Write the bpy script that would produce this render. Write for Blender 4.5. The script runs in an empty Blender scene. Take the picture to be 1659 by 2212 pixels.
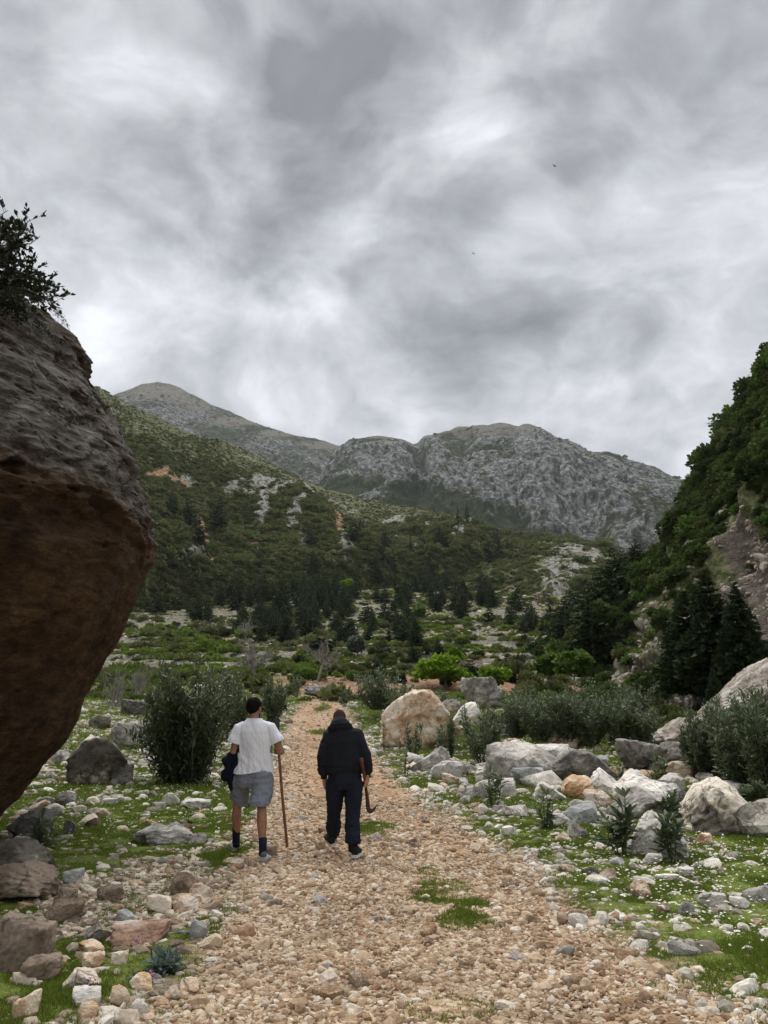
import bpy, bmesh, math, random
import numpy as np
from mathutils import Vector
R = math.radians
rng = np.random.default_rng(7)
random.seed(7)
S = bpy.context.scene
COL = S.collection

# ------------------------------------------------------------------ camera, sky, sun, exposure
CAMZ = 1.6
PITCH = R(14.8)
FPX = 1661.0
cam_d = bpy.data.cameras.new('camera'); cam = bpy.data.objects.new('camera', cam_d); COL.objects.link(cam)
cam_d.sensor_fit = 'HORIZONTAL'; cam_d.sensor_width = 36; cam_d.lens = 36 * FPX / 1659.0
cam_d.clip_start = 0.1; cam_d.clip_end = 20000
cam.location = (0, 0, CAMZ); cam.rotation_euler = (R(90) + PITCH, 0, 0)
S.camera = cam
S.render.resolution_x = 768; S.render.resolution_y = 1024
S.view_settings.view_transform = 'Standard'; S.view_settings.look = 'None'
S.view_settings.exposure = 1.0; S.view_settings.gamma = 1; S.view_settings.use_curve_mapping = False
S.cycles.max_bounces = 6; S.cycles.diffuse_bounces = 3; S.cycles.volume_bounces = 0
S.cycles.transparent_max_bounces = 8; S.cycles.caustics_reflective = False; S.cycles.caustics_refractive = False

def raydir(u, v):
    cx = (u - 829.5) / FPX; cy = (1106 - v) / FPX
    return np.array([cx, math.cos(PITCH) - cy * math.sin(PITCH), math.sin(PITCH) + cy * math.cos(PITCH)])
def P(u, v, Y):
    """world point seen in direction (u, v) (photo measured 1659 x 2212) at distance Y ahead"""
    d = raydir(u, v); k = Y / d[1]
    return np.array([d[0] * k, Y, CAMZ + d[2] * k])

class NT:
    def __init__(s, nt): s.nt = nt; s.nodes = nt.nodes; s.links = nt.links
    def n(s, t, **k):
        nd = s.nodes.new(t)
        for a, b in k.items():
            if a == 'inp':
                for i, val in b.items():
                    if hasattr(val, 'is_output') or isinstance(val, bpy.types.NodeSocket): s.links.new(val, nd.inputs[i])
                    else: nd.inputs[i].default_value = val
            else: setattr(nd, a, b)
        return nd
    def m(s, op, a, b=None, c=None, clamp=False):
        nd = s.nodes.new('ShaderNodeMath'); nd.operation = op; nd.use_clamp = clamp
        for i, x in enumerate((a, b, c)):
            if x is None: continue
            if isinstance(x, bpy.types.NodeSocket): s.links.new(x, nd.inputs[i])
            else: nd.inputs[i].default_value = x
        return nd.outputs[0]
    def vm(s, op, a, b=None, sc=None):
        nd = s.nodes.new('ShaderNodeVectorMath'); nd.operation = op
        for i, x in enumerate((a, b)):
            if x is None: continue
            if isinstance(x, bpy.types.NodeSocket): s.links.new(x, nd.inputs[i])
            else: nd.inputs[i].default_value = x
        if sc is not None:
            if isinstance(sc, bpy.types.NodeSocket): s.links.new(sc, nd.inputs['Scale'])
            else: nd.inputs['Scale'].default_value = sc
        return nd
    def noise(s, vec, scale, detail=4, rough=.55, dist=0, out=0):
        nd = s.n('ShaderNodeTexNoise', inp={'Scale': scale, 'Detail': detail, 'Roughness': rough, 'Distortion': dist})
        if vec is not None: s.links.new(vec, nd.inputs['Vector'])
        return nd.outputs[out]
    def ramp(s, fac, stops, interp='LINEAR'):
        nd = s.nodes.new('ShaderNodeValToRGB'); cr = nd.color_ramp; cr.interpolation = interp
        while len(cr.elements) < len(stops): cr.elements.new(0.5)
        for e, (p, c) in zip(cr.elements, stops):
            e.position = p; e.color = (c, c, c, 1) if not hasattr(c, '__len__') else (*c[:3], 1)
        s.links.new(fac, nd.inputs[0]); return nd.outputs[0]
    def mr(s, x, a, b, c=0., d=1., smooth=True):
        nd = s.nodes.new('ShaderNodeMapRange'); nd.interpolation_type = 'SMOOTHSTEP' if smooth else 'LINEAR'
        s.links.new(x, nd.inputs[0])
        for i, q in enumerate((a, b, c, d)): nd.inputs[i + 1].default_value = q
        return nd.outputs[0]
    def mix(s, f, a, b, blend='MIX'):
        nd = s.nodes.new('ShaderNodeMix'); nd.data_type = 'RGBA'; nd.blend_type = blend
        for i, x in ((0, f), (6, a), (7, b)):
            if isinstance(x, bpy.types.NodeSocket): s.links.new(x, nd.inputs[i])
            elif i == 0: nd.inputs[0].default_value = x
            else: nd.inputs[i].default_value = (*x[:3], 1)
        return nd.outputs[2]

SUN_EL, SUN_AZ = R(66), R(-20)      # the brightest part of the overcast: ahead, slightly left, high
def build_world():
    w = bpy.data.worlds.new('World'); S.world = w; w.use_nodes = True
    g = NT(w.node_tree); g.nodes.clear()
    tc = g.n('ShaderNodeTexCoord').outputs['Generated']
    sky = g.n('ShaderNodeTexSky', sky_type='NISHITA', sun_disc=False, sun_elevation=SUN_EL, sun_rotation=SUN_AZ)
    d = g.vm('NORMALIZE', tc).outputs[0]
    sep = g.n('ShaderNodeSeparateXYZ', inp={0: d})
    zz = g.m('ADD', g.m('MAXIMUM', sep.outputs[2], 0.0), 0.5)
    pl = g.n('ShaderNodeCombineXYZ', inp={0: g.m('DIVIDE', sep.outputs[0], zz), 1: g.m('DIVIDE', sep.outputs[1], zz), 2: 0.0}).outputs[0]
    # warp of the cloud plane, then of the directions
    w1 = g.noise(pl, 1.9, 4, .5, 0, 1)
    w1 = g.vm('SUBTRACT', w1, (.5, .5, .5)).outputs[0]
    plw = g.vm('ADD', pl, g.vm('SCALE', w1, sc=0.30).outputs[0]).outputs[0]
    big = g.noise(plw, 1.4, 2, .5)
    med = g.noise(plw, 4.2, 8, .58, .35)
    fine = g.noise(g.vm('ADD', pl, g.vm('SCALE', w1, sc=.42).outputs[0]).outputs[0], 8, 7, .58, .3)
    w2 = g.vm('SUBTRACT', g.noise(pl, 3.2, 4, .55, .3, 1), (.5, .5, .5)).outputs[0]
    dw = g.vm('ADD', d, g.vm('SCALE', w2, sc=.17).outputs[0]).outputs[0]
    w3 = g.vm('SUBTRACT', g.noise(plw, 9.0, 4, .55, .3, 1), (.5, .5, .5)).outputs[0]
    dw = g.vm('NORMALIZE', g.vm('ADD', dw, g.vm('SCALE', w3, sc=.10).outputs[0]).outputs[0]).outputs[0]
    blobs = [  # u, v, radius, amount: where the cloud deck is thick (dark) or thin (bright)
        (720, 190, 150, -.34), (640, 40, 120, -.22), (850, 60, 130, -.2), (760, 300, 60, -.12),(480, 400, 130, -.26), (560, 530, 80, -.26), (400, 520, 70, -.18),
        (1370, 150, 190, -.26), (1420, 330, 90, -.1), (1010, 690, 120, -.28), (920, 790, 80, -.22), (1150, 740, 110, -.16), (940, 440, 100, -.2), (120, 330, 130, -.16), (1500, 560, 110, -.22),
        (1420, 800, 100, -.14), (340, 50, 110, -.14), (560, 740, 60, -.14), (260, 590, 90, -.1), (40,110,70,-.1), (1620, 250, 100, -.12), (1080, 120, 60,-.12), (760, 560, 50, -.14),
        (190, 90, 70, .24), (330, 150, 70, .16), (470, 170, 60, .24), (560, 290, 50, .2), (570, 90, 40, .15), (1010, 190, 50, .22), (980, 290, 45, .22), (1090, 340, 50, .16), (850, 345, 40, .14),
        (1090, 530, 60, .24), (1180, 500, 60, .18), (430, 620, 70, .26), (310, 600, 40, .16), (650, 640, 55, .24), (560, 610, 45, .22), (1170, 90, 50, .16), (1290, 280, 40, .14), (700, 860, 90, .18), (1560, 690, 70, .18),
        (250, 760, 70, .2), (1200, 830, 80, .14), (1580, 440, 60, .16), (860, 820, 30, .14), (420, 800, 80, .12), (330, 480, 35, .14), (1400, 950, 120, .1), (760, 470, 40, .14)]
    acc = None
    for (u, v, r, a) in blobs:
        c = raydir(u, v); c = c / np.linalg.norm(c); sg = (r * 1.0 / FPX * .85) ** 2
        dt = g.vm('DOT_PRODUCT', dw, tuple(c)).outputs['Value']
        e = g.m('MULTIPLY', g.m('EXPONENT', g.m('MULTIPLY', g.m('SUBTRACT', dt, 1.0), 1 / sg)), a)
        acc = e if acc is None else g.m('ADD', acc, e)
    f = g.m('ADD', g.m('MULTIPLY', g.m('SUBTRACT', med, .5), 1.65), g.m('MULTIPLY', g.m('SUBTRACT', fine, .5), 1.0))
    f = g.m('ADD', f, g.m('MULTIPLY', g.m('SUBTRACT', big, .5), .35))
    f = g.m('ADD', f, g.m('MULTIPLY', acc, 1.2))
    rg = g.m('POWER', g.m('SUBTRACT', 1.0, g.m('ABSOLUTE', g.m('MULTIPLY', g.m('SUBTRACT', g.noise(plw, 3.1, 5, .5, .6), .5), 4.0)), None, True), 1.6)
    f = g.m('ADD', f, g.m('MULTIPLY', g.m('SUBTRACT', rg, .3), .20))
    low = g.mr(sep.outputs[2], 0.0, .5, .07, 0.0)
    f = g.m('ADD', g.m('ADD', f, .44), low)
    f = g.m('ADD', g.m('MULTIPLY', f, .80), .095)
    col = g.ramp(f, [(.0, (.22, .232, .245)), (.25, (.355, .37, .388)), (.47, (.51, .528, .55)), (.62, (.62, .635, .665)), (.82, (.80, .815, .85)), (1., (.93, .945, .97))])
    col = g.mix(1, col, g.ramp(g.noise(plw, 15, 6, .62, .4), [(.3, (.90, .90, .90)), (.7, (1.10, 1.10, 1.10))]), 'MULTIPLY')
    b1 = g.n('ShaderNodeBackground', inp={0: sky.outputs[0], 1: 0.06})
    b2 = g.n('ShaderNodeBackground', inp={0: col, 1: .60})
    mx = g.n('ShaderNodeMixShader', inp={0: .95, 1: b1.outputs[0], 2: b2.outputs[0]})
    g.n('ShaderNodeOutputWorld', inp={0: mx.outputs[0]})
    w.cycles.sampling_method = 'MANUAL'; w.cycles.sample_map_resolution = 512
build_world()
sd = bpy.data.lights.new('sun', 'SUN'); sd.energy = 1.5; sd.angle = R(55); sd.color = (1, .975, .94)
sun = bpy.data.objects.new('sun', sd); COL.objects.link(sun)
sdir = Vector((math.sin(SUN_AZ) * math.cos(SUN_EL), math.cos(SUN_AZ) * math.cos(SUN_EL), math.sin(SUN_EL)))
sun.rotation_euler = sdir.to_track_quat('Z', 'Y').to_euler()

# ------------------------------------------------------------------ numpy noise
_perm = np.random.default_rng(3).permutation(512).astype(np.int64)
_perm = np.concatenate([_perm, _perm, _perm])
_grad = np.random.default_rng(4).normal(size=(512, 3)); _grad /= np.linalg.norm(_grad, axis=1)[:, None]
def perlin(p):
    p = np.asarray(p, float); i = np.floor(p).astype(np.int64); f = p - i; i &= 511
    u = f * f * f * (f * (f * 6 - 15) + 10); out = 0
    for dx in (0, 1):
        for dy in (0, 1):
            for dz in (0, 1):
                h = _perm[_perm[_perm[(i[..., 0] + dx) & 511] + ((i[..., 1] + dy) & 511)] % 512 + ((i[..., 2] + dz) & 511)] % 512
                gd = _grad[h]
                dt = gd[..., 0] * (f[..., 0] - dx) + gd[..., 1] * (f[..., 1] - dy) + gd[..., 2] * (f[..., 2] - dz)
                wx = u[..., 0] if dx else 1 - u[..., 0]; wy = u[..., 1] if dy else 1 - u[..., 1]; wz = u[..., 2] if dz else 1 - u[..., 2]
                out = out + dt * wx * wy * wz
    return out * 1.6
def fbm(p, sc=1., oc=4, gain=.5, off=0., ridged=False):
    p = np.asarray(p, float) * sc + off; a = 1.; s = 0; n = 0
    for k in range(oc):
        v = perlin(p)
        if ridged: v = 1 - 2 * np.abs(v)
        s = s + a * v; n += a; a *= gain; p = p * 2.03 + 17.3
    return s / n
def xyz(x, y, z=0.):
    x, y = np.broadcast_arrays(np.asarray(x, float), np.asarray(y, float)); return np.stack([x, y, np.broadcast_to(z, x.shape)], -1)
def sst(a, b, x):
    t = np.clip((np.asarray(x, float) - a) / (b - a), 0, 1); return t * t * (3 - 2 * t)

# ------------------------------------------------------------------ object helpers
def tag(o, label=None, cat=None, group=None, kind=None):
    if label: o['label'] = label
    if cat: o['category'] = cat
    if group: o['group'] = group
    if kind: o['kind'] = kind
    return o
def link(o, parent=None):
    COL.objects.link(o)
    if parent is not None: o.parent = parent
    return o
def empty(name, loc=(0, 0, 0), rz=0):
    o = bpy.data.objects.new(name, None); o.location = loc; o.rotation_euler = (0, 0, rz); o.empty_display_size = .2
    return link(o)
def mesh(name, V, F, mat=None, attrs=None, smooth=False):
    V = np.ascontiguousarray(V, dtype=np.float32).reshape(-1, 3); F = np.asarray(F, dtype=np.int32); k = F.shape[1]
    me = bpy.data.meshes.new(name); me.vertices.add(len(V)); me.vertices.foreach_set('co', V.ravel())
    me.loops.add(F.size); me.loops.foreach_set('vertex_index', F.ravel())
    me.polygons.add(len(F)); me.polygons.foreach_set('loop_start', np.arange(0, F.size, k, dtype=np.int32))
    me.update(calc_edges=True)
    me.polygons.foreach_set('use_smooth', np.full(len(F), smooth, dtype=bool))
    for an, av in (attrs or {}).items():
        a = me.attributes.new(an, 'FLOAT', 'POINT'); a.data.foreach_set('value', np.ascontiguousarray(av, dtype=np.float32).ravel())
    if mat is not None: me.materials.append(mat)
    return me
def ob(name, me, parent=None, loc=None, rot=None, scl=None):
    o = bpy.data.objects.new(name, me); link(o, parent)
    if loc is not None: o.location = loc
    if rot is not None: o.rotation_euler = rot
    if scl is not None: o.scale = (scl, scl, scl) if not hasattr(scl, '__len__') else scl
    return o
def copy_tree(o, parent=None):
    c = o.copy(); COL.objects.link(c)
    if parent is not None: c.parent = parent
    for ch in o.children: copy_tree(ch, c)
    return c
def grid_faces(nr, nc, wrap=False):
    i = np.arange(nr - 1)[:, None]; j = np.arange(nc if wrap else nc - 1)[None, :]; j2 = (j + 1) % nc
    a = i * nc + j; b = i * nc + j2; c = (i + 1) * nc + j2; d = (i + 1) * nc + j
    return np.stack([a, b, c, d], -1).reshape(-1, 4)
def join_parts(parts):
    Vs, Fs, o = [], [], 0
    for V, F in parts:
        Vs.append(V); Fs.append(np.asarray(F) + o); o += len(V)
    return np.concatenate(Vs), np.concatenate(Fs)
def tube(pts, rad, n=8, ry=None, side=None, closed=True):
    """ring tube through pts; returns verts, quads (ends closed by collapsed rings)"""
    pts = np.array(pts, float); m = len(pts); rad = np.broadcast_to(np.asarray(rad, float), (m,)); ry = rad if ry is None else np.broadcast_to(np.asarray(ry, float), (m,))
    T = np.gradient(pts, axis=0); T /= np.linalg.norm(T, axis=1)[:, None] + 1e-9
    s = np.array([1., 0, 0]) if side is None else np.array(side, float)
    if abs(T[0] @ s) > .9 and side is None: s = np.array([0, 1., 0])
    rings = []
    for i in range(m):
        a = s - T[i] * (s @ T[i]); a /= np.linalg.norm(a) + 1e-9; b = np.cross(T[i], a); s = a if side is None else s
        th = np.linspace(0, 2 * math.pi, n, endpoint=False)
        rings.append(pts[i] + rad[i] * np.cos(th)[:, None] * a + ry[i] * np.sin(th)[:, None] * b)
    if closed:
        rings = [np.repeat(pts[:1], n, 0) + (rings[0] - pts[0]) * .02] + rings + [pts[-1] + (rings[-1] - pts[-1]) * .02]
    V = np.concatenate(rings); return V, grid_faces(len(rings), n, True)

def make_mat(name, fn, rough=.9, spec=.25, sss=None, trans=0.0):
    m = bpy.data.materials.new(name); m.use_nodes = True; g = NT(m.node_tree); b = g.nodes['Principled BSDF']; out = g.nodes['Material Output']
    b.inputs['Roughness'].default_value = rough; b.inputs['Specular IOR Level'].default_value = spec
    col, bump = fn(g)
    if isinstance(col, bpy.types.NodeSocket): g.links.new(col, b.inputs['Base Color'])
    else: b.inputs['Base Color'].default_value = (*col, 1)
    if bump is not None:
        h, st, di = bump
        bn = g.n('ShaderNodeBump', inp={'Strength': st, 'Distance': di, 'Height': h}); g.links.new(bn.outputs[0], b.inputs['Normal'])
    if trans:
        t = g.n('ShaderNodeBsdfTranslucent')
        if isinstance(col, bpy.types.NodeSocket): g.links.new(col, t.inputs[0])
        else: t.inputs[0].default_value = (*col, 1)
        mx = g.n('ShaderNodeMixShader', inp={0: trans, 1: b.outputs[0], 2: t.outputs[0]}); g.links.new(mx.outputs[0], out.inputs[0])
    return m

_sc_n = [0]
def scatter(name, pos, rot, scl, srcs, label=None, mat=None, idx=None):
    """geometry-node instances for uncountable stuff"""
    n = len(pos); me = bpy.data.meshes.new(name); me.vertices.add(n); me.vertices.foreach_set('co', np.ascontiguousarray(pos, dtype=np.float32).ravel())
    a = me.attributes.new('rot', 'FLOAT_VECTOR', 'POINT'); a.data.foreach_set('vector', np.ascontiguousarray(rot, dtype=np.float32).ravel())
    scl = np.asarray(scl, float)
    if scl.ndim == 1: scl = np.repeat(scl[:, None], 3, 1)
    a = me.attributes.new('scl', 'FLOAT_VECTOR', 'POINT'); a.data.foreach_set('vector', np.ascontiguousarray(scl, dtype=np.float32).ravel())
    idx = rng.integers(0, len(srcs), n) if idx is None else idx
    a = me.attributes.new('idx', 'INT', 'POINT'); a.data.foreach_set('value', np.ascontiguousarray(idx, dtype=np.int32))
    o = ob(name, me); _sc_n[0] += 1
    c = bpy.data.collections.new('sources_%d' % _sc_n[0])
    for k, s in enumerate(srcs): c.objects.link(bpy.data.objects.new('%s_piece_%03d' % (name, k), s))
    gt = bpy.data.node_groups.new(name, 'GeometryNodeTree')
    gt.interface.new_socket('Geometry', in_out='INPUT', socket_type='NodeSocketGeometry'); gt.interface.new_socket('Geometry', in_out='OUTPUT', socket_type='NodeSocketGeometry')
    N, L = gt.nodes, gt.links
    gi = N.new('NodeGroupInput'); go = N.new('NodeGroupOutput'); ip = N.new('GeometryNodeInstanceOnPoints'); ci = N.new('GeometryNodeCollectionInfo')
    ci.inputs[0].default_value = c; ci.inputs['Separate Children'].default_value = True; ci.inputs['Reset Children'].default_value = True
    ip.inputs['Pick Instance'].default_value = True
    def na(nm, dt):
        x = N.new('GeometryNodeInputNamedAttribute'); x.data_type = dt; x.inputs[0].default_value = nm; return x.outputs[0]
    e = N.new('FunctionNodeEulerToRotation'); L.new(na('rot', 'FLOAT_VECTOR'), e.inputs[0])
    L.new(gi.outputs[0], ip.inputs['Points']); L.new(ci.outputs[0], ip.inputs['Instance']); L.new(e.outputs[0], ip.inputs['Rotation'])
    L.new(na('scl', 'FLOAT_VECTOR'), ip.inputs['Scale']); L.new(na('idx', 'INT'), ip.inputs['Instance Index']); L.new(ip.outputs[0], go.inputs[0])
    md = o.modifiers.new('scatter', 'NODES'); md.node_group = gt
    tag(o, label, None, None, 'stuff'); return o

def unit(v): v = np.asarray(v, float); return v / (np.linalg.norm(v, axis=-1, keepdims=True) + 1e-9)
# ------------------------------------------------------------------ terrain
_zt = [(-4000, 0), (0, 0), (9, 0), (15, .03), (20, .12), (30, .46), (40, 1.0), (50, 1.9), (60, 3.05), (62, 3.2), (66, 4.9), (80, 6.0), (100, 8.0), (150, 14.5), (200, 23.6), (260, 37), (340, 56), (450, 82), (600, 100), (4000, 140)]
_zy = np.array([a for a, b in _zt], float); _zz = np.array([b for a, b in _zt], float)
def zprof(y):
    # smoothed piecewise profile
    return (np.interp(y - 1.2, _zy, _zz) + np.interp(y, _zy, _zz) + np.interp(y + 1.2, _zy, _zz)) / 3
def Graw(x, y):
    x = np.asarray(x, float); y = np.asarray(y, float)
    warp = fbm(xyz(x, y, 3.), .02, 3) * 8 * sst(45, 80, y)
    yy = y + warp * .9
    # the bank behind the end of the path bends away left and right
    yy = yy - sst(5, 40, np.abs(x + 4)) * 6 * sst(50, 62, y) * (1 - sst(90, 160, y))
    z = zprof(yy)
    # terraces up the valley
    st = 2.0 + 0 * z; q = z / st + fbm(xyz(x, y, 9.), .012, 2) * 1.2; fr = q - np.floor(q)
    ter = (np.floor(q) + sst(.72, .98, fr)) * st - fbm(xyz(x, y, 9.), .012, 2) * 1.2 * st
    k = sst(70, 90, y) * .8
    z = z * (1 - k) + ter * k
    riser = sst(.70, .8, fr) * (1 - sst(.97, 1., fr)) * sst(70, 90, y)
    # unevenness
    z = z + fbm(xyz(x, y, 5.), .35, 3) * .10 * sst(2, 9, np.hypot(x - .3, y * 0 + 2)) + fbm(xyz(x, y, 1.), .08, 2) * .5 * sst(25, 70, y)
    # slight rise on the left below the great boulder, and a stony bank left of the far path
    z = z + .9 * np.exp(-((x + 14) / 5) ** 2 - ((y - 34) / 9) ** 2)
    return z, riser
def G(x, y): return Graw(x, y)[0]
def hit(u, v, y0=3., y1=420.):
    ys = np.geomspace(y0, y1, 700); d = raydir(u, v); xs = d[0] / d[1] * ys; zs = CAMZ + d[2] / d[1] * ys
    g = G(xs, ys); below = np.nonzero(zs <= g)[0]
    if len(below) == 0: return np.array([xs[-1], ys[-1], g[-1]])
    i = below[0]
    if i == 0: return np.array([xs[0], ys[0], g[0]])
    a = (zs[i - 1] - g[i - 1]); b = (g[i] - zs[i]); t = a / (a + b + 1e-9); y = ys[i - 1] * (1 - t) + ys[i] * t; x = d[0] / d[1] * y
    return np.array([x, y, float(G(x, y))])
_pe = [(2212, 330, 1640), (2100, 400, 1500), (2000, 455, 1365), (1930, 485, 1255), (1870, 515, 1165), (1820, 535, 1085), (1780, 545, 1010), (1740, 555, 945), (1700, 572, 890), (1650, 590, 835), (1600, 606, 795), (1560, 625, 770), (1530, 642, 748), (1508, 658, 728)]
_pl = np.array([hit(l, v)[:2] for v, l, r in _pe]); _pr = np.array([hit(r, v)[:2] for v, l, r in _pe])
def path_edges(y):
    return np.interp(y, np.r_[-60, _pl[:, 1], 90], np.r_[_pl[0, 0] - 0.6, _pl[:, 0], _pl[-1, 0] - 2]), np.interp(y, np.r_[-60, _pr[:, 1], 90], np.r_[_pr[0, 0] + 0.6, _pr[:, 0], _pr[-1, 0] - 2])
_greenp = [(hit(u, v)[:2], a, b) for u, v, a, b in [(805, 1790, .42, .9), (960, 1925, .3, .65), (1000, 1990, .22, .4), (690, 1583, .55, 1.6), (925, 1885, .16, .3), (700, 1530, .5, 3.0), (1010, 1955, .25, .2), (980, 2185, .25, .12)]]
_bareL = [(hit(u, v)[:2], a) for u, v, a in [(270, 1860, .8), (330, 1905, .9), (250, 1960, .7), (330, 1980, .8), (210, 1760, .5), (120, 1990, .3), (190, 1820, .4), (420, 1900, .5)]]
_lush = [(hit(u, v)[:2], a) for u, v, a in [(300, 1720, 1.4), (380, 1760, 1.2), (480, 1880, .6), (470, 1960, .4), (200, 1745, 1.2), (150, 1800, .7), (330, 1800, .9), (430, 1720, 1.0), (240, 1860, .5), (130, 1890, .5), (300, 2070, .3), (160, 2050, .3), (250, 1900, .3), (70, 2080, .5), (60, 1960, .5), (100, 2170, .4), (200, 2110, .3), (440, 2010, .25), (430, 2050, .3), (1250, 1800, 1.0), (1400, 1870, 1.0), (1560, 1900, 1.0), (1600, 1960, .6), (1080, 1735, .6), (1200, 1760, .7), (1480, 1870, .8), (1570, 1860, .8), (1330, 1930, .7), (1520, 2010, .5), (1640, 2080, .5), (1480, 2080, .3), (510, 1860, .3), (30, 1750, .6), (200, 1600, 1.5), (850, 1560, 1.5), (950, 1690, .8)]]
_tc = np.array(sorted([hit(u, v)[:2].tolist() for u, v in [(1040, 2200), (990, 1990), (945, 1920), (805, 1790), (735, 1650), (700, 1560), (692, 1510)]], key=lambda q: q[1]))
def masks(x, y):
    """path, grass in 0..1"""
    x = np.asarray(x, float); y = np.asarray(y, float)
    xl, xr = path_edges(y)
    w = fbm(xyz(x, y, 2.), .9, 3) * .45
    p = sst(-.25, .30, (x - xl) + w) * sst(-.30, .45, (xr - x) + w) * (1 - sst(58, 66, y))
    n = fbm(xyz(x, y, 7.), 1.9, 5, .62) * 1.25; n2 = fbm(xyz(x, y, 11.), .35, 3)
    gr = n * .9 + n2 * .5
    for c, a in _lush: gr = gr + .55 * np.exp(-((x - c[0]) ** 2 + ((y - c[1]) * .7) ** 2) / (a * a))
    for c, a in _bareL: gr = gr - .6 * np.exp(-((x - c[0]) ** 2 + ((y - c[1]) * .7) ** 2) / (a * a))
    side = np.where(x > xr, sst(0.2, 1.9, x - xr) * .30 - .26 * (1 - sst(6.5, 9.5, y)), sst(0, 1., xl - x) * .16 - .1 + .16 * sst(8, 10, y) * (1 - sst(18, 26, y)))
    g = sst(-.06, .30, gr + side + .10) * (1 - p)
    for c, a, b in _greenp: g = np.maximum(g, sst(.25, .75, np.exp(-((x - c[0]) / a) ** 2 - ((y - c[1]) / b) ** 2) + n * .6))
    return p, np.clip(g, 0, 1)

def track(x, y):
    c = np.interp(y, _tc[:, 1], _tc[:, 0]); w = fbm(xyz(x, y, 90.), .8, 2) * .25
    return np.exp(-((x + w - c + .72) / .26) ** 2) + np.exp(-((x + w - c - .72) / .26) ** 2)
def ground_mat(g):
    geo = g.n('ShaderNodeNewGeometry'); pos = geo.outputs['Position']
    at = lambda n: g.n('ShaderNodeAttribute', attribute_name=n).outputs['Fac']
    n1 = g.noise(pos, 1.3, 5); n2 = g.noise(pos, 14, 4, .65); n3 = g.noise(pos, .16, 4); n4 = g.noise(pos, 45, 3, .6)
    vor = g.n('ShaderNodeTexVoronoi', inp={'Vector': pos, 'Scale': 9.0, 'Randomness': 1.0}); vc = vor.outputs['Color']; vd = vor.outputs['Distance']
    sv = g.n('ShaderNodeSeparateColor', inp={0: vc}).outputs[0]
    dirt = g.ramp(g.m('ADD', g.m('MULTIPLY', n1, .5), g.m('MULTIPLY', n2, .5)), [(.3, (.19, .115, .068)), (.5, (.32, .205, .125)), (.7, (.44, .30, .19))])
    peb = g.ramp(sv, [(0, (.36, .25, .16)), (.4, (.50, .36, .235)), (.8, (.60, .46, .32)), (1, (.66, .55, .42))])
    path = g.mix(g.mr(n2, .42, .6), dirt, peb)
    soil = g.ramp(n2, [(.3, (.10, .08, .05)), (.6, (.22, .17, .11)), (.8, (.34, .29, .21))])
    rub = g.ramp(sv, [(0, (.22, .20, .16)), (.5, (.38, .35, .29)), (1, (.55, .52, .45))])
    verge = g.mix(g.mr(n2, .45, .62), soil, rub)
    grass = g.ramp(g.m('ADD', g.m('MULTIPLY', n2, .5), g.m('MULTIPLY', n4, .5)), [(.32, (.045, .06, .013)), (.45, (.10, .13, .024)), (.55, (.15, .185, .038)), (.63, (.20, .20, .07)), (.72, (.24, .20, .12))])
    near = g.mix(g.mr(at('grass'), .25, .7), verge, grass)
    near = g.mix(at('path'), near, g.mix(g.m('MULTIPLY', at('track'), .8), path, g.mix(1, dirt, (1.15, 1.08, 1.0), 'MULTIPLY')))
    # far terraces: pale stone and dry earth, low scrub
    fn = g.noise(pos, .22, 5, .62); fn2 = g.noise(pos, 1.3, 5, .7)
    fg = g.ramp(fn2, [(.3, (.075, .10, .022)), (.5, (.165, .215, .045)), (.7, (.25, .26, .10))])
    fr = g.ramp(fn2, [(.3, (.07, .07, .035)), (.45, (.13, .12, .065)), (.57, (.20, .17, .105)), (.66, (.26, .225, .155)), (.78, (.36, .33, .26))])
    far = g.mix(g.mr(g.m('ADD', fn, g.m('MULTIPLY', at('green'), .45)), .45, .58), fr, fg)
    far = g.mix(g.mr(at('riser'), .1, .6), far, g.ramp(fn2, [(.3, (.06, .055, .04)), (.5, (.18, .165, .13)), (.7, (.34, .32, .27))]))
    far = g.mix(at('red'), far, g.ramp(fn2, [(.3, (.20, .10, .05)), (.5, (.36, .20, .12)), (.7, (.48, .34, .24))]))
    col = g.mix(at('far'), near, far)
    col = g.mix(1, col, g.ramp(g.noise(pos, .5, 4), [(.3, (.8, .8, .8)), (.7, (1.15, 1.15, 1.15))]), 'MULTIPLY')
    hgt = g.m('ADD', g.m('MULTIPLY', n2, .7), g.m('MULTIPLY', vd, -.6))
    return col, (hgt, .8, .03)
GROUND = make_mat('ground', ground_mat, .95, .15)

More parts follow.
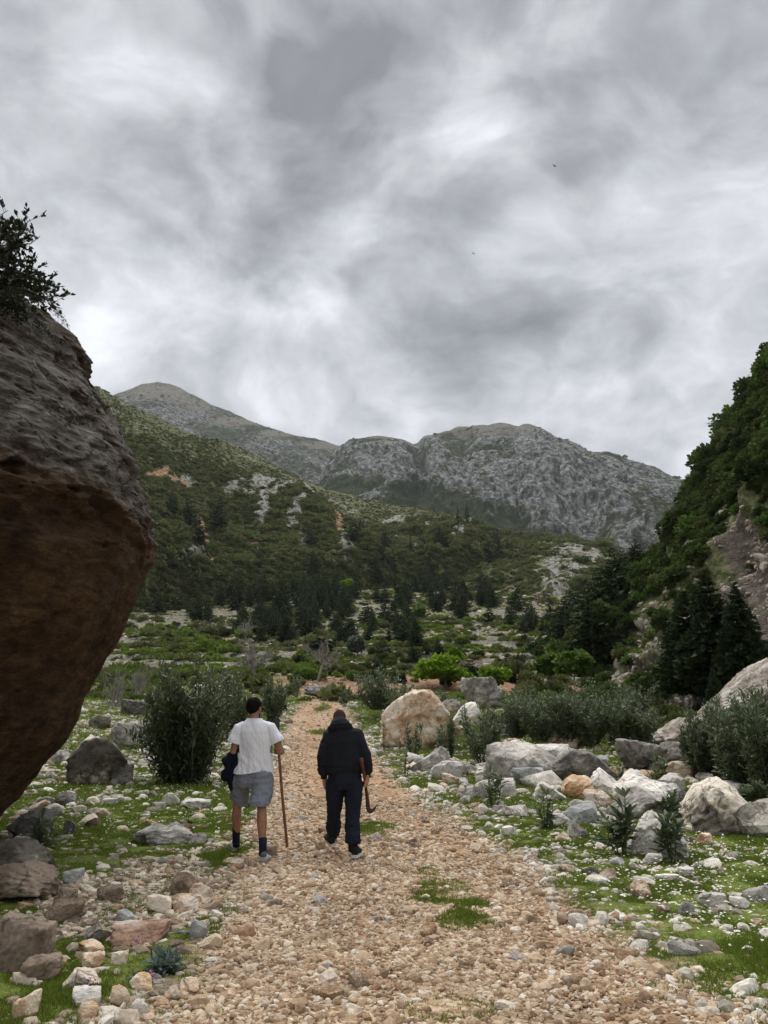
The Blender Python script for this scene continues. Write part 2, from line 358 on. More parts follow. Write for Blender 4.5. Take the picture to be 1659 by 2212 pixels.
def build_ground():
    a1 = R(34); az = np.concatenate([np.linspace(-a1, a1, 620), np.linspace(a1, 2 * math.pi - a1, 60)[1:]])
    rr = np.concatenate([[.02, 1.2, 2.4], np.geomspace(3.2, 30, 300), np.geomspace(30, 420, 280)[1:], np.geomspace(420, 6000, 22)[1:]])
    A, RR = np.meshgrid(az[:-1], rr); x = np.sin(A) * RR; y = np.cos(A) * RR
    z, ri = Graw(x, y); p, gr = masks(x, y)
    # fine lumps of soil and turf
    z = z + fbm(xyz(x, y, 4.), 2.2, 4) * .045 * (1 - p * .6) * (1 - sst(30, 60, RR)) + gr * .02 * (1 - sst(30, 60, RR))
    z = z + fbm(xyz(x, y, 8.), 1.2, 4, ridged=True) * .22 * sst(60, 90, RR) * (1 - sst(300, 420, RR))
    far = sst(48, 62, y) * (1 - p)
    red = sst(60, 62, y) * (1 - sst(67, 72, y)) * sst(-14, -4, x) * (1 - sst(16, 24, x)) * .9
    c = hit(330 * 1.8, 1386); pr = hit(410 + 10, 1388)
    red = np.maximum(red, np.exp(-((x - pr[0]) / 7) ** 2 - ((y - pr[1]) / 7) ** 2))
    green = np.zeros_like(x)
    for u, v, a in [(330, 1380, 20), (450, 1420, 16), (560, 1400, 20), (380, 1410, 18), (700, 1400, 10), (600, 1450, 8), (500, 1445, 8), (980, 1370, 14), (900, 1340, 16), (300, 1440, 10)]:
        h = hit(u, v); green = np.maximum(green, np.exp(-((x - h[0]) ** 2 + (y - h[1]) ** 2) / a ** 2))
    V = np.stack([x, y, z], -1); F = grid_faces(len(rr), len(az) - 1, True)
    o = ob('ground', mesh('ground', V, F[:, ::-1], GROUND, dict(path=p, grass=gr, riser=ri, far=far, red=red, green=green, track=track(x, y) * sst(.6, 1, fbm(xyz(x, y, 95.), .7, 3) + 1.)), True)); tag(o, kind='structure')
build_ground()

# ---------------- hills lofted between a foot line and a ridge line
def hill_mat(kind):
    def fn(g):
        geo = g.n('ShaderNodeNewGeometry'); pos = geo.outputs['Position']
        at = lambda n: g.n('ShaderNodeAttribute', attribute_name=n).outputs['Fac']
        if kind == 'far': sc = .012
        elif kind == 'mid': sc = .05
        else: sc = .22
        n1 = g.noise(pos, sc, 6, .62); n2 = g.noise(pos, sc * 6, 5, .7); n3 = g.noise(pos, sc * 22, 3, .6)
        stp = g.n('ShaderNodeMapping', inp={0: pos, 3: (1, 1, .35)}).outputs[0]
        n5 = g.noise(stp, sc * 9, 5, .7, .3)
        if kind == 'far':
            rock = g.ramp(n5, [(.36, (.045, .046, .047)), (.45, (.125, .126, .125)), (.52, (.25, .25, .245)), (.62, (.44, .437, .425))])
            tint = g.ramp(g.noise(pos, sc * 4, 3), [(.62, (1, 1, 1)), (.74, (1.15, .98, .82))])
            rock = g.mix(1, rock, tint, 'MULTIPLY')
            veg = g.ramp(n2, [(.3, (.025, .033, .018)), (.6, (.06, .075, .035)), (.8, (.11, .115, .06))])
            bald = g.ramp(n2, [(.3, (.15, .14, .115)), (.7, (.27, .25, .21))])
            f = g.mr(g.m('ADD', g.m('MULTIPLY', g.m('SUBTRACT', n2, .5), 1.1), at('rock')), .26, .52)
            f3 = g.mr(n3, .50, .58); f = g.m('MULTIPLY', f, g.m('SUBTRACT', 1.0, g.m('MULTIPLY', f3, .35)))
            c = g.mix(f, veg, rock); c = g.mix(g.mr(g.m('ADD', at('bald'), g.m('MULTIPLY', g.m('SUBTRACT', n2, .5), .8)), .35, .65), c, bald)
            spk = g.mr(g.noise(pos, .085, 2, .5), .64, .68); c = g.mix(g.m('MULTIPLY', spk, .8), c, (.03, .037, .02))
            return c, (g.m('ADD', n5, g.m('MULTIPLY', g.noise(stp, sc * 3, 4, .6), 1.5)), 1.0, 12.0)
        rock = g.ramp(n5, [(.3, (.10, .095, .088)), (.45, (.26, .245, .225)), (.58, (.42, .40, .37)), (.7, (.55, .53, .49))])
        orange = g.ramp(n2, [(.3, (.22, .10, .05)), (.55, (.42, .25, .14)), (.75, (.55, .45, .36))])
        earth = g.ramp(n2, [(.3, (.045, .038, .030)), (.48, (.105, .088, .070)), (.62, (.175, .150, .122)), (.8, (.33, .30, .26))])
        veg = g.ramp(n2, [(.3, (.035, .048, .015)), (.46, (.095, .11, .04)), (.56, (.17, .17, .085)), (.7, (.30, .28, .19))])
        fr = g.mr(g.m('ADD', g.m('MULTIPLY', g.m('SUBTRACT', n5, .5), 3.4), at('rock')), .50, .72)
        c = g.mix(fr, veg, rock)
        c = g.mix(g.mr(g.m('ADD', at('orange'), g.m('MULTIPLY', g.m('SUBTRACT', n2, .5), 1.)), .4, .7), c, orange)
        c = g.mix(g.mr(g.m('ADD', at('earth'), g.m('MULTIPLY', g.m('SUBTRACT', n2, .5), 1.)), .4, .7), c, earth)
        return c, (g.m('ADD', n5, g.m('MULTIPLY', n2, .6)), 1.0, 2.5 if kind == 'mid' else .5)
    return make_mat('hillside_' + kind, fn, .95, .1)
HM = {k: hill_mat(k) for k in ('far', 'mid', 'near')}

def loft(name, foot, ridge, nt, ns, gpow=1., back=.5, disp=None, mat='far', sgn=1, attrs=None, usewarp=None):
    """foot: (u, Y, z or None) ; ridge: (u, v, Y).  Front slope from foot to ridge and a falling back slope."""
    foot = np.array([(a, b, G(P(a, 1106, b)[0], b) - .02 * b if c is None else c) for a, b, c in foot], float); ridge = np.array(ridge, float)
    u = np.linspace(ridge[0, 0], ridge[-1, 0], nt)
    rp = np.array([P(a, np.interp(a, ridge[:, 0], ridge[:, 1]), np.interp(a, ridge[:, 0], ridge[:, 2])) for a in u])
    fy = np.interp(u, foot[:, 0], foot[:, 1]); fz = np.interp(u, foot[:, 0], foot[:, 2]); fx = rp[:, 0] / rp[:, 1] * fy
    s = np.concatenate([np.linspace(0, 1, ns) , 1 + np.linspace(0, back, ns // 5)[1:]])
    SS = s[:, None]; y = fy + (rp[:, 1] - fy) * SS; x = fx + (rp[:, 0] - fx) * SS
    h = np.where(SS <= 1, np.clip(SS, 0, 1) ** gpow, 1 - ((SS - 1) * 1.15) ** 1.3 * 1.0)
    z = fz + (rp[:, 2] - fz) * h
    V = np.stack([x, y, z], -1); U = np.broadcast_to(u, x.shape); SB = np.broadcast_to(SS, x.shape)
    at = attrs(V, U, SB) if attrs else {}
    if disp is not None:
        D = disp(V, U, SB, at); nrm = np.cross(np.gradient(V, axis=1), np.gradient(V, axis=0)); nrm /= np.linalg.norm(nrm, axis=2)[..., None] + 1e-9
        nrm[nrm[..., 2] < 0] *= -1
        V = V + nrm * D[..., None] if not isinstance(D, tuple) else V
    F = grid_faces(len(s), nt)
    o = ob(name, mesh(name, V, F, HM[mat], {k: v for k, v in at.items()}, True)); tag(o, kind='structure')
    return dict(V=V, U=U, S=SB, at=at, o=o)
def hblob(V, U, items):
    """items: (u, v, ru, rv) in apparent position, turned into an attribute by each point's bearing and elevation"""
    d = V - np.array([0, 0, CAMZ]); 
    f = d[..., 1] * math.cos(PITCH) + d[..., 2] * math.sin(PITCH); up = -d[..., 1] * math.sin(PITCH) + d[..., 2] * math.cos(PITCH)
    uu = 829.5 + FPX * d[..., 0] / f; vv = 1106 - FPX * up / f
    n = fbm(np.stack([uu, vv, uu * 0], -1), .02, 3) * .8
    m = np.zeros(U.shape)
    for a, b, c, e in items: m = np.maximum(m, np.clip(np.exp(-((uu - a) / c) ** 2 - ((vv - b) / e) ** 2) * 1.2 + n * .5, 0, 1) * (np.exp(-((uu - a) / c / 1.8) ** 2 - ((vv - b) / e / 1.8) ** 2) > .3))
    return m, uu, vv

# far massif on the right
def at_m2(V, U, SB):
    m, uu, vv = hblob(V, U, [(820, 1000, 60, 30), (830, 1050, 60, 30), (1150, 990, 45, 60), (1060, 1030, 60, 50), (1230, 1020, 60, 40), (1180, 1100, 110, 50), (1320, 1080, 90, 60), (1250, 1160, 120, 40), (935, 1010, 30, 50), (1420, 1080, 50, 40), (950, 1060, 60, 30)])
    n = fbm(V, 1 / 160, 4, off=3.)
    bald = hblob(V, U, [(1000, 938, 80, 14), (1085, 940, 70, 22), (1150, 942, 30, 12), (850, 955, 60, 5)])[0]
    rb = fbm(V * np.array([1, 1, .24]), 1 / 120, 5, .6, off=12., ridged=True)      # pale ribs, dark growth in gullies: relief shading put into the colour
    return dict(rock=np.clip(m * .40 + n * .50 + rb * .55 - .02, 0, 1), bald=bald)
def d_m2(V, U, SB, at):
    p = V * np.array([1, 1, .36]); edge = np.clip(1.25 - SB, .12, 1) * sst(0, .12, SB) ; edge = np.where(SB > 1, .15, edge)
    r = fbm(p, 1 / 120, 5, .55, ridged=True); b = fbm(V * np.array([1, 1, .25]), 1 / 330, 3, off=8., ridged=True)
    gully = -70 * np.exp(-((U - 897 + (SB - 1) * 30) / 16) ** 2) * sst(.25, .6, SB) * (1 - .5 * sst(.9, 1, SB)) - 30 * np.exp(-((U - 1000) / 14) ** 2) * sst(.2, .6, SB) * (1 - sst(.85, 1, SB))
    r = r * .5 + 1.1 * fbm(V * np.array([1, 1, .24]), 1 / 120, 5, .5, off=12., ridged=True)
    return (r * 34 + b * 50 + gully * 1.3 + fbm(p, 1 / 34, 4, .6, ridged=True) * 5) * edge
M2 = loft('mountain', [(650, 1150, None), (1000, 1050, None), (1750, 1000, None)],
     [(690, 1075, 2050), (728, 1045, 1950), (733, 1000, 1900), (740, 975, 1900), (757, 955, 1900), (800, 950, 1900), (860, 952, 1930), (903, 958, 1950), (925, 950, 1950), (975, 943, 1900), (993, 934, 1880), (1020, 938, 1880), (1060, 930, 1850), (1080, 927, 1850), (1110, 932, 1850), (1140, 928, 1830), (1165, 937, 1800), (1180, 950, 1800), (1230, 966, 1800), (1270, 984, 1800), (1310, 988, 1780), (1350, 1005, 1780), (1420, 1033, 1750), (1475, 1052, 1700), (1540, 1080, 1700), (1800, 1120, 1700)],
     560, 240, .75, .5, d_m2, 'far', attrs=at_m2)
def at_m1(V, U, SB):
    n = fbm(V, 1 / 200, 4, off=5.)
    return dict(rock=np.clip(.35 + n * .5, 0, 1), bald=hblob(V, U, [(345, 850, 90, 30), (420, 880, 60, 20), (520, 915, 60, 16), (600, 940, 60, 10), (700, 965, 70, 12), (742, 985, 14, 14)])[0] * .75)
def d_m1(V, U, SB, at):
    edge = np.where(SB > 1, .15, np.clip(1.2 - SB, .15, 1) * sst(0, .1, SB))
    return (fbm(V * np.array([1, 1, .6]), 1 / 190, 5, .55, ridged=True) * 45 + fbm(V, 1 / 40, 3, ridged=True) * 9) * edge
M1 = loft('mountain', [(150, 1500, None), (800, 1400, None), (900, 1400, None)],
     [(130, 905, 2400), (200, 880, 2400), (255, 853, 2400), (285, 843, 2400), (310, 832, 2400), (340, 828, 2400), (365, 830, 2400), (390, 840, 2400), (420, 857, 2400), (450, 876, 2400), (500, 893, 2400), (560, 920, 2400), (610, 938, 2400), (640, 946, 2400), (680, 950, 2450), (720, 962, 2500), (750, 972, 2500), (790, 985, 2500), (860, 1000, 2500)],
     420, 140, .8, .4, d_m1, 'far', attrs=at_m1)

# wooded hillside on the left
def at_lh(V, U, SB):
    m, uu, vv = hblob(V, U, [(560, 1065, 45, 14), (600, 1085, 30, 22), (650, 1105, 22, 40), (560, 1120, 16, 40), (470, 1120, 30, 12), (700, 1150, 24, 24), (500, 1060, 30, 8), (740, 1190, 30, 26), (980, 1220, 26, 22), (920, 1165, 26, 14), (1010, 1245, 20, 8), (620, 1140, 16, 40), (730, 1230, 24, 26), (850, 1130, 40, 7), (800, 1215, 12, 14), (1000, 1170, 20, 10), (400, 1230, 50, 30), (640, 1200, 14, 40), (400, 1040, 30, 14), (900, 1215, 20, 16), (960, 1190, 50, 10), (860, 1190, 40, 10)])
    band = hblob(V, U, [(330, 1040, 30, 12), (420, 1175, 26, 34), (440, 1215, 16, 20), (720, 1150, 14, 20), (545, 1185, 16, 24), (370, 1050, 40, 8), (720, 1180, 12, 20)])[0]
    n = fbm(V, 1 / 50, 4, off=2.)
    thin = sst(.45, .95, SB) * (1 - sst(700, 1000, uu) * .5)      # the upper slope is thin scrub over pale ground
    return dict(rock=np.clip(m * .76 + sst(.1, .6, n) * .50 + thin * .20, 0, 1), orange=band, thin=thin)
def d_lh(V, U, SB, at):
    edge = np.where(SB > 1, .3, np.clip(1.15 - SB, .2, 1) * sst(0, .08, SB))
    b = fbm(np.stack([V[..., 0] + V[..., 1] * .3, V[..., 1] * .35, V[..., 2] * .2], -1), 1 / 85, 4, .5, ridged=True) * 22
    return (b + fbm(V, 1 / 22, 4, .55) * 4 + np.clip(at['rock'], 0, 1) * fbm(V, 1 / 9, 3, ridged=True) * 3) * edge
LH = loft('hillside', [(100, 215, None), (330, 240, None), (600, 290, None), (900, 350, None), (1150, 400, None)],
     [(90, 800, 620), (215, 842, 620), (250, 868, 620), (300, 893, 620), (380, 925, 620), (440, 950, 620), (480, 958, 630), (540, 985, 640), (600, 1015, 650), (650, 1040, 660), (700, 1062, 670), (760, 1078, 680), (830, 1092, 700), (900, 1103, 720), (960, 1116, 740), (1020, 1132, 760), (1080, 1152, 770), (1120, 1162, 770), (1200, 1185, 770), (1300, 1230, 770)],
     720, 260, .82, .4, d_lh, 'mid', attrs=at_lh)
def at_kn(V, U, SB):
    m, uu, vv = hblob(V, U, [(1240, 1200, 60, 26), (1215, 1240, 45, 40), (1190, 1280, 30, 30), (1285, 1215, 40, 20), (1180, 1320, 26, 26), (1320, 1230, 20, 12), (1110, 1290, 20, 14), (1130, 1330, 30, 16), (1210, 1290, 30, 30)])
    n = fbm(V, 1 / 12, 3, off=2., ridged=True)
    return dict(rock=np.clip(m * (.36 + n * .6) + .0, 0, 1), orange=m * 0)
def d_kn(V, U, SB, at):
    edge = np.where(SB > 1, .3, np.clip(1.1 - SB, .15, 1) * sst(0, .08, SB))
    return (fbm(V * np.array([1, 1, .5]), 1 / 40, 4, ridged=True) * 6 + at['rock'] * fbm(V, 1 / 7, 3, ridged=True) * 3) * edge
KN = loft('hillside', [(980, 330, None), (1200, 300, None), (1500, 280, None)],
     [(1000, 1205, 560), (1050, 1180, 545), (1100, 1167, 530), (1150, 1162, 520), (1230, 1162, 510), (1280, 1172, 500), (1320, 1190, 490), (1350, 1212, 480), (1390, 1240, 470), (1480, 1300, 460)],
     300, 140, .8, .4, d_kn, 'mid', attrs=at_kn)
# steep overgrown slope on the right
def at_rh(V, U, SB):
    e, uu, vv = hblob(V, U, [(1490, 1300, 22, 40), (1450, 1360, 50, 55), (1430, 1420, 40, 25), (1640, 1230, 50, 110), (1600, 1310, 40, 60), (1545, 1230, 22, 50), (1390, 1470, 40, 26), (1440, 1470, 60, 25), (1500, 1440, 40, 30), (1380, 1390, 20, 10), (1350, 1440, 20, 10), (1500, 1540, 60, 30), (1560, 1480, 60, 60), (1650, 1480, 80, 90), (1700, 1400, 80, 100)])
    r = hblob(V, U, [(1477, 1100, 10, 34), (1340, 1300, 16, 16), (1240, 1290, 20, 14), (1325, 1390, 24, 10), (1355, 1420, 24, 14), (1640, 930, 10, 50), (1600, 900, 8, 20), (1300, 1330, 14, 10), (1290, 1380, 14, 14), (1210, 1330, 20, 20), (1230, 1410, 20, 14), (1590, 1030, 14, 14), (1530, 1120, 12, 10), (1410, 1440, 16, 10), (1350, 1470, 20, 14), (1520, 1190, 30, 8), (1230, 1450, 14, 10)])[0]
    return dict(rock=np.clip(r * .8, 0, 1), orange=r * 0, earth=np.clip(e, 0, 1))
def d_rh(V, U, SB, at):
    edge = np.where(SB > 1, .3, np.clip(1.12 - SB, .25, 1) * sst(0, .06, SB))
    b = fbm(np.stack([V[..., 0], V[..., 1], V[..., 2] * .3], -1), 1 / 16, 4, .5, ridged=True) * 4.0
    c = fbm(V * np.array([1, 1, .45]), 1 / 4.0, 4, .55, ridged=True) * 1.1
    return (b * (1 - .4 * at['earth']) + c * (.3 + .9 * np.maximum(at['rock'], at['earth'])) - at['earth'] * 1.2) * edge * sst(28, 60, V[..., 1] + V[..., 2])
RH = loft('hillside', [(1150, 150, None), (1200, 115, None), (1260, 85, None), (1330, 58, None), (1400, 46, None), (1500, 37, None), (1600, 32, None), (1750, 29, None), (2300, 22, None)],
     [(1160, 1400, 215), (1200, 1372, 200), (1240, 1330, 185), (1270, 1312, 170), (1300, 1285, 160), (1330, 1262, 150), (1350, 1235, 145), (1390, 1215, 140), (1420, 1197, 134), (1450, 1178, 130), (1467, 1168, 128), (1480, 1092, 122), (1496, 1056, 120), (1516, 1026, 119), (1541, 986, 118), (1566, 936, 116), (1606, 880, 114), (1646, 825, 111), (1665, 792, 110), (1706, 730, 108), (1806, 590, 104), (2300, 330, 96)],
     460, 380, .85, .35, d_rh, 'near', attrs=at_rh)
# ------------------------------------------------------------------ rock materials and shapes
def rock_fn(stops, dark=(.05, .047, .042), darkamt=.5, pale=None, paleamt=.0, sc=1., bump=.06, band=0):
    def fn(g):
        oi = g.n('ShaderNodeObjectInfo'); geo = g.n('ShaderNodeNewGeometry')
        tc = g.n('ShaderNodeTexCoord').outputs['Object']
        off = g.n('ShaderNodeCombineXYZ', inp={0: g.m('MULTIPLY', oi.outputs['Random'], 37.), 1: g.m('MULTIPLY', oi.outputs['Random'], 91.), 2: 0.0}).outputs[0]
        p = g.vm('ADD', tc, off).outputs[0]
        n1 = g.noise(p, 1.1 * sc, 4, .55); n2 = g.noise(p, 4.2 * sc, 8, .68, .5); n3 = g.noise(p, 26 * sc, 3, .6)
        f = g.m('ADD', g.m('MULTIPLY', g.m('ADD', g.m('MULTIPLY', n1, .45), g.m('MULTIPLY', n2, .55)), 1.5), -.25)
        c = g.ramp(f, stops)
        c = g.mix(g.m('MULTIPLY', g.mr(n2, .53, .62), darkamt), c, dark)
        if pale: c = g.mix(g.m('MULTIPLY', g.mr(g.m('ADD', g.m('MULTIPLY', n1, .6), g.m('MULTIPLY', n2, .4)), .50, .55), paleamt), c, pale)
        c = g.mix(1, c, g.ramp(n3, [(.3, (.80, .80, .80)), (.5, (1, 1, 1)), (.7, (1.15, 1.15, 1.15))]), 'MULTIPLY')
        c = g.mix(1, c, g.ramp(oi.outputs['Random'], [(0, (.82, .80, .78)), (.5, (1, 1, 1)), (1, (1.12, 1.08, 1.02))]), 'MULTIPLY')
        h = g.m('ADD', g.m('MULTIPLY', n2, .8), g.m('MULTIPLY', n3, .2))
        c = g.mix(1, c, (1.36, 1.34, 1.32), 'MULTIPLY')
        cr = g.n('ShaderNodeTexVoronoi', feature='DISTANCE_TO_EDGE', inp={'Vector': g.vm('ADD', p, g.vm('SCALE', g.noise(p, 3 * sc, 3, .6, 0, 1), sc=.5).outputs[0]).outputs[0], 'Scale': 1.3 * sc}).outputs['Distance']
        crack = g.m('MAXIMUM', g.mr(cr, 0.0, .025, 0.0, 1.0), g.mr(n1, .50, .44, 0.0, 1.0)); c = g.mix(1, c, g.ramp(crack, [(0, (.75, .73, .71)), (1, (1, 1, 1))]), 'MULTIPLY')
        return c, (g.m('ADD', h, g.m('MULTIPLY', crack, .3)), 1.0, bump)
    return fn
RM = {}
def rockmats():
    T = dict(
        tan=dict(stops=[(.36, (.22, .14, .085)), (.47, (.42, .30, .20)), (.55, (.52, .41, .30)), (.66, (.62, .55, .46))], dark=(.17, .11, .07), darkamt=.45, pale=(.66, .60, .52), paleamt=.6),
        grey=dict(stops=[(.34, (.11, .105, .095)), (.46, (.23, .22, .20)), (.55, (.36, .345, .315)), (.66, (.50, .485, .45))], dark=(.07, .066, .06), darkamt=.55, pale=(.52, .50, .46), paleamt=.35),
        dark=dict(stops=[(.34, (.06, .057, .055)), (.46, (.115, .108, .105)), (.56, (.17, .16, .155)), (.68, (.28, .265, .25))], dark=(.05, .046, .045), darkamt=.5, pale=(.45, .43, .38), paleamt=.25),
        white=dict(stops=[(.34, (.30, .285, .26)), (.46, (.46, .445, .415)), (.56, (.58, .565, .54)), (.66, (.68, .67, .64))], dark=(.22, .20, .18), darkamt=.45),
        patched=dict(stops=[(.36, (.08, .073, .065)), (.46, (.15, .135, .12)), (.56, (.24, .22, .195)), (.66, (.34, .32, .29))], dark=(.07, .06, .05), darkamt=.4, pale=(.56, .52, .45), paleamt=.95),
        red=dict(stops=[(.34, (.20, .12, .08)), (.46, (.33, .22, .16)), (.56, (.44, .34, .27)), (.68, (.55, .48, .42))], dark=(.13, .08, .055), darkamt=.5, pale=(.6, .56, .5), paleamt=.4),
        orange=dict(stops=[(.34, (.26, .14, .07)), (.46, (.42, .26, .14)), (.56, (.52, .38, .25)), (.68, (.64, .56, .46))], dark=(.2, .11, .06), darkamt=.3, pale=(.6, .55, .48), paleamt=.3),
        blue=dict(stops=[(.34, (.16, .17, .17)), (.46, (.27, .285, .285)), (.56, (.38, .39, .385)), (.68, (.52, .53, .52))], dark=(.12, .12, .12), darkamt=.4),
        brown=dict(stops=[(.34, (.10, .075, .055)), (.46, (.18, .14, .11)), (.56, (.27, .22, .175)), (.68, (.36, .31, .26))], dark=(.07, .05, .04), darkamt=.5))
    T['scree'] = dict(stops=[(.34, (.16, .135, .11)), (.46, (.26, .225, .19)), (.56, (.36, .325, .285)), (.68, (.50, .47, .43))], dark=(.11, .09, .075), darkamt=.55, pale=(.52, .50, .47), paleamt=.4)
    for k, v in T.items(): RM[k] = make_mat('rock_' + k, rock_fn(**v), .92, .18)
    def gravel(stops, nm, dirt=0):
        def fn(g):
            oi = g.n('ShaderNodeObjectInfo'); geo = g.n('ShaderNodeNewGeometry').outputs['Position']
            c = g.ramp(oi.outputs['Random'], stops, 'LINEAR'); n = g.noise(geo, 30, 4, .65); n2 = g.noise(geo, .8, 3)
            c = g.mix(1, c, g.ramp(n, [(.3, (.6, .58, .55)), (.5, (1, 1, 1)), (.7, (1.2, 1.2, 1.2))]), 'MULTIPLY')
            c = g.mix(1, c, g.ramp(n2, [(.3, (.78, .76, .74)), (.6, (1.05, 1.03, 1.0))]), 'MULTIPLY')
            return c, (n, .7, .01)
        return make_mat(nm, fn, .93, .15)
    RM['gravel_path'] = gravel([(0, (0.269, 0.18, 0.113)), (.18, (0.38, 0.269, 0.177)), (.4, (0.481, 0.358, 0.244)), (.62, (0.56, 0.443, 0.318)), (.8, (0.626, 0.526, 0.409)), (.9, (0.694, 0.638, 0.558)), (.95, (0.358, 0.213, 0.136)), (1, (0.224, 0.163, 0.12))], 'path_gravel')
    RM['gravel_verge'] = gravel([(0, (0.236, 0.206, 0.165)), (.2, (0.425, 0.389, 0.33)), (.45, (0.566, 0.531, 0.46)), (.7, (0.684, 0.649, 0.578)), (.88, (0.755, 0.732, 0.673)), (.95, (0.531, 0.401, 0.283)), (1, (0.236, 0.177, 0.13))], 'verge_gravel')
    RM['gravel_left'] = gravel([(0, (0.189, 0.147, 0.112)), (.2, (0.33, 0.266, 0.201)), (.45, (0.472, 0.401, 0.319)), (.7, (0.59, 0.519, 0.425)), (.85, (0.661, 0.625, 0.555)), (.95, (0.496, 0.33, 0.212)), (1, (0.177, 0.13, 0.0944))], 'left_gravel')
rockmats()
_ico = {}
def ico(sub):
    if sub not in _ico:
        bm = bmesh.new(); bmesh.ops.create_icosphere(bm, subdivisions=sub, radius=1)
        _ico[sub] = (np.array([v.co[:] for v in bm.verts]), np.array([[v.index for v in f.verts] for f in bm.faces])); bm.free()
    return _ico[sub]
def rock_shape(seed, sub=3, planes=12, sharp=10., rough=.08, flat=.0, fine=.03, freq=1.6, craggy=0):
    r = np.random.default_rng(seed); D, F = ico(sub)
    n = r.normal(size=(planes, 3)); n /= np.linalg.norm(n, axis=1)[:, None]; d = r.uniform(.62, 1., planes)
    n = np.concatenate([n, np.eye(3), -np.eye(3)]); d = np.concatenate([d, np.full(6, .98)])
    c = np.clip(D @ n.T, 1e-3, None) / d[None]
    rad = 1 / (np.sum(c ** sharp, 1) ** (1 / sharp))
    V = D * rad[:, None]
    nn = fbm(V, freq, 4, .5, off=seed * 3.7); V = V * (1 + rough * nn)[:, None]
    if craggy:      # broken ledges: a stepped field cut along one direction
        ax = unit(r.normal(size=3)); t = V @ ax * 3.2 + fbm(V, 1.1, 3, off=seed) * 1.6; fr = t - np.floor(t); V = V * (1 + craggy * (sst(.0, .25, fr) * (1 - fr) - .3) * (.4 + np.clip(fbm(V, 1.3, 2, off=seed + 5) + .3, 0, 1)))[:, None]
    if fine: V = V * (1 + fine * fbm(V, freq * 4.2, 4, .6, off=seed * 1.3, ridged=True))[:, None]
    return V, F
def fit(V, w, d, h, sink=.2, top=None):
    lo, hi = np.percentile(V, 3.5, axis=0), np.percentile(V, 96.5, axis=0); V = (V - (lo + hi) / 2) / ((hi - lo) / 2)
    V = V * np.array([w / 2, d / 2, h * (1 + sink) / 2]); V[:, 2] += h * (1 - sink) / 2
    if top is not None:
        t = np.array(top, float); f = np.interp(V[:, 0] / w + .5, t[:, 0], t[:, 1]); V[:, 2] = np.where(V[:, 2] > 0, V[:, 2] * f, V[:, 2])
    return V
def boulder(u, vb, w, h, kind, label, seed, top=None, depth=.8, Y=None, sub=None, group=None, name='boulder', cat='boulder', rough=.15, sharp=22, planes=9, sink=.15, rot=None, fine=.085, freq=2.1):
    """a boulder w x h photo-units wide and tall whose foot shows at (u, vb)"""
    p = hit(u, vb) if Y is None else None
    if Y is not None: q = P(u, vb, Y); p = np.array([q[0], Y, q[2]])
    dist = p[1] * math.cos(PITCH) + (p[2] - CAMZ) * math.sin(PITCH); kk = 1.06 if group == RIGHT else .95; W = w / FPX * dist * kk; H = h / FPX * dist * kk; Dp = W * depth
    sub = sub or (6 if w > 170 else 5 if w > 75 else 4 if w > 36 else 3)
    V, F = rock_shape(seed, sub, planes, sharp, rough, fine=fine, freq=freq, craggy=.14 if w > 60 else .07); V = fit(V, W, Dp, H, sink, top)
    o = ob(name, mesh(name, V, F, RM[kind], smooth=(sub >= 5)), loc=(p[0], p[1] + Dp * .42, p[2])); o.rotation_euler = (0, 0, rot if rot is not None else math.atan2(-p[0], p[1]))
    tag(o, label, cat, group); return o
RIGHT = 'boulders strewn over the right verge'; LEFT = 'rocks strewn over the left verge'
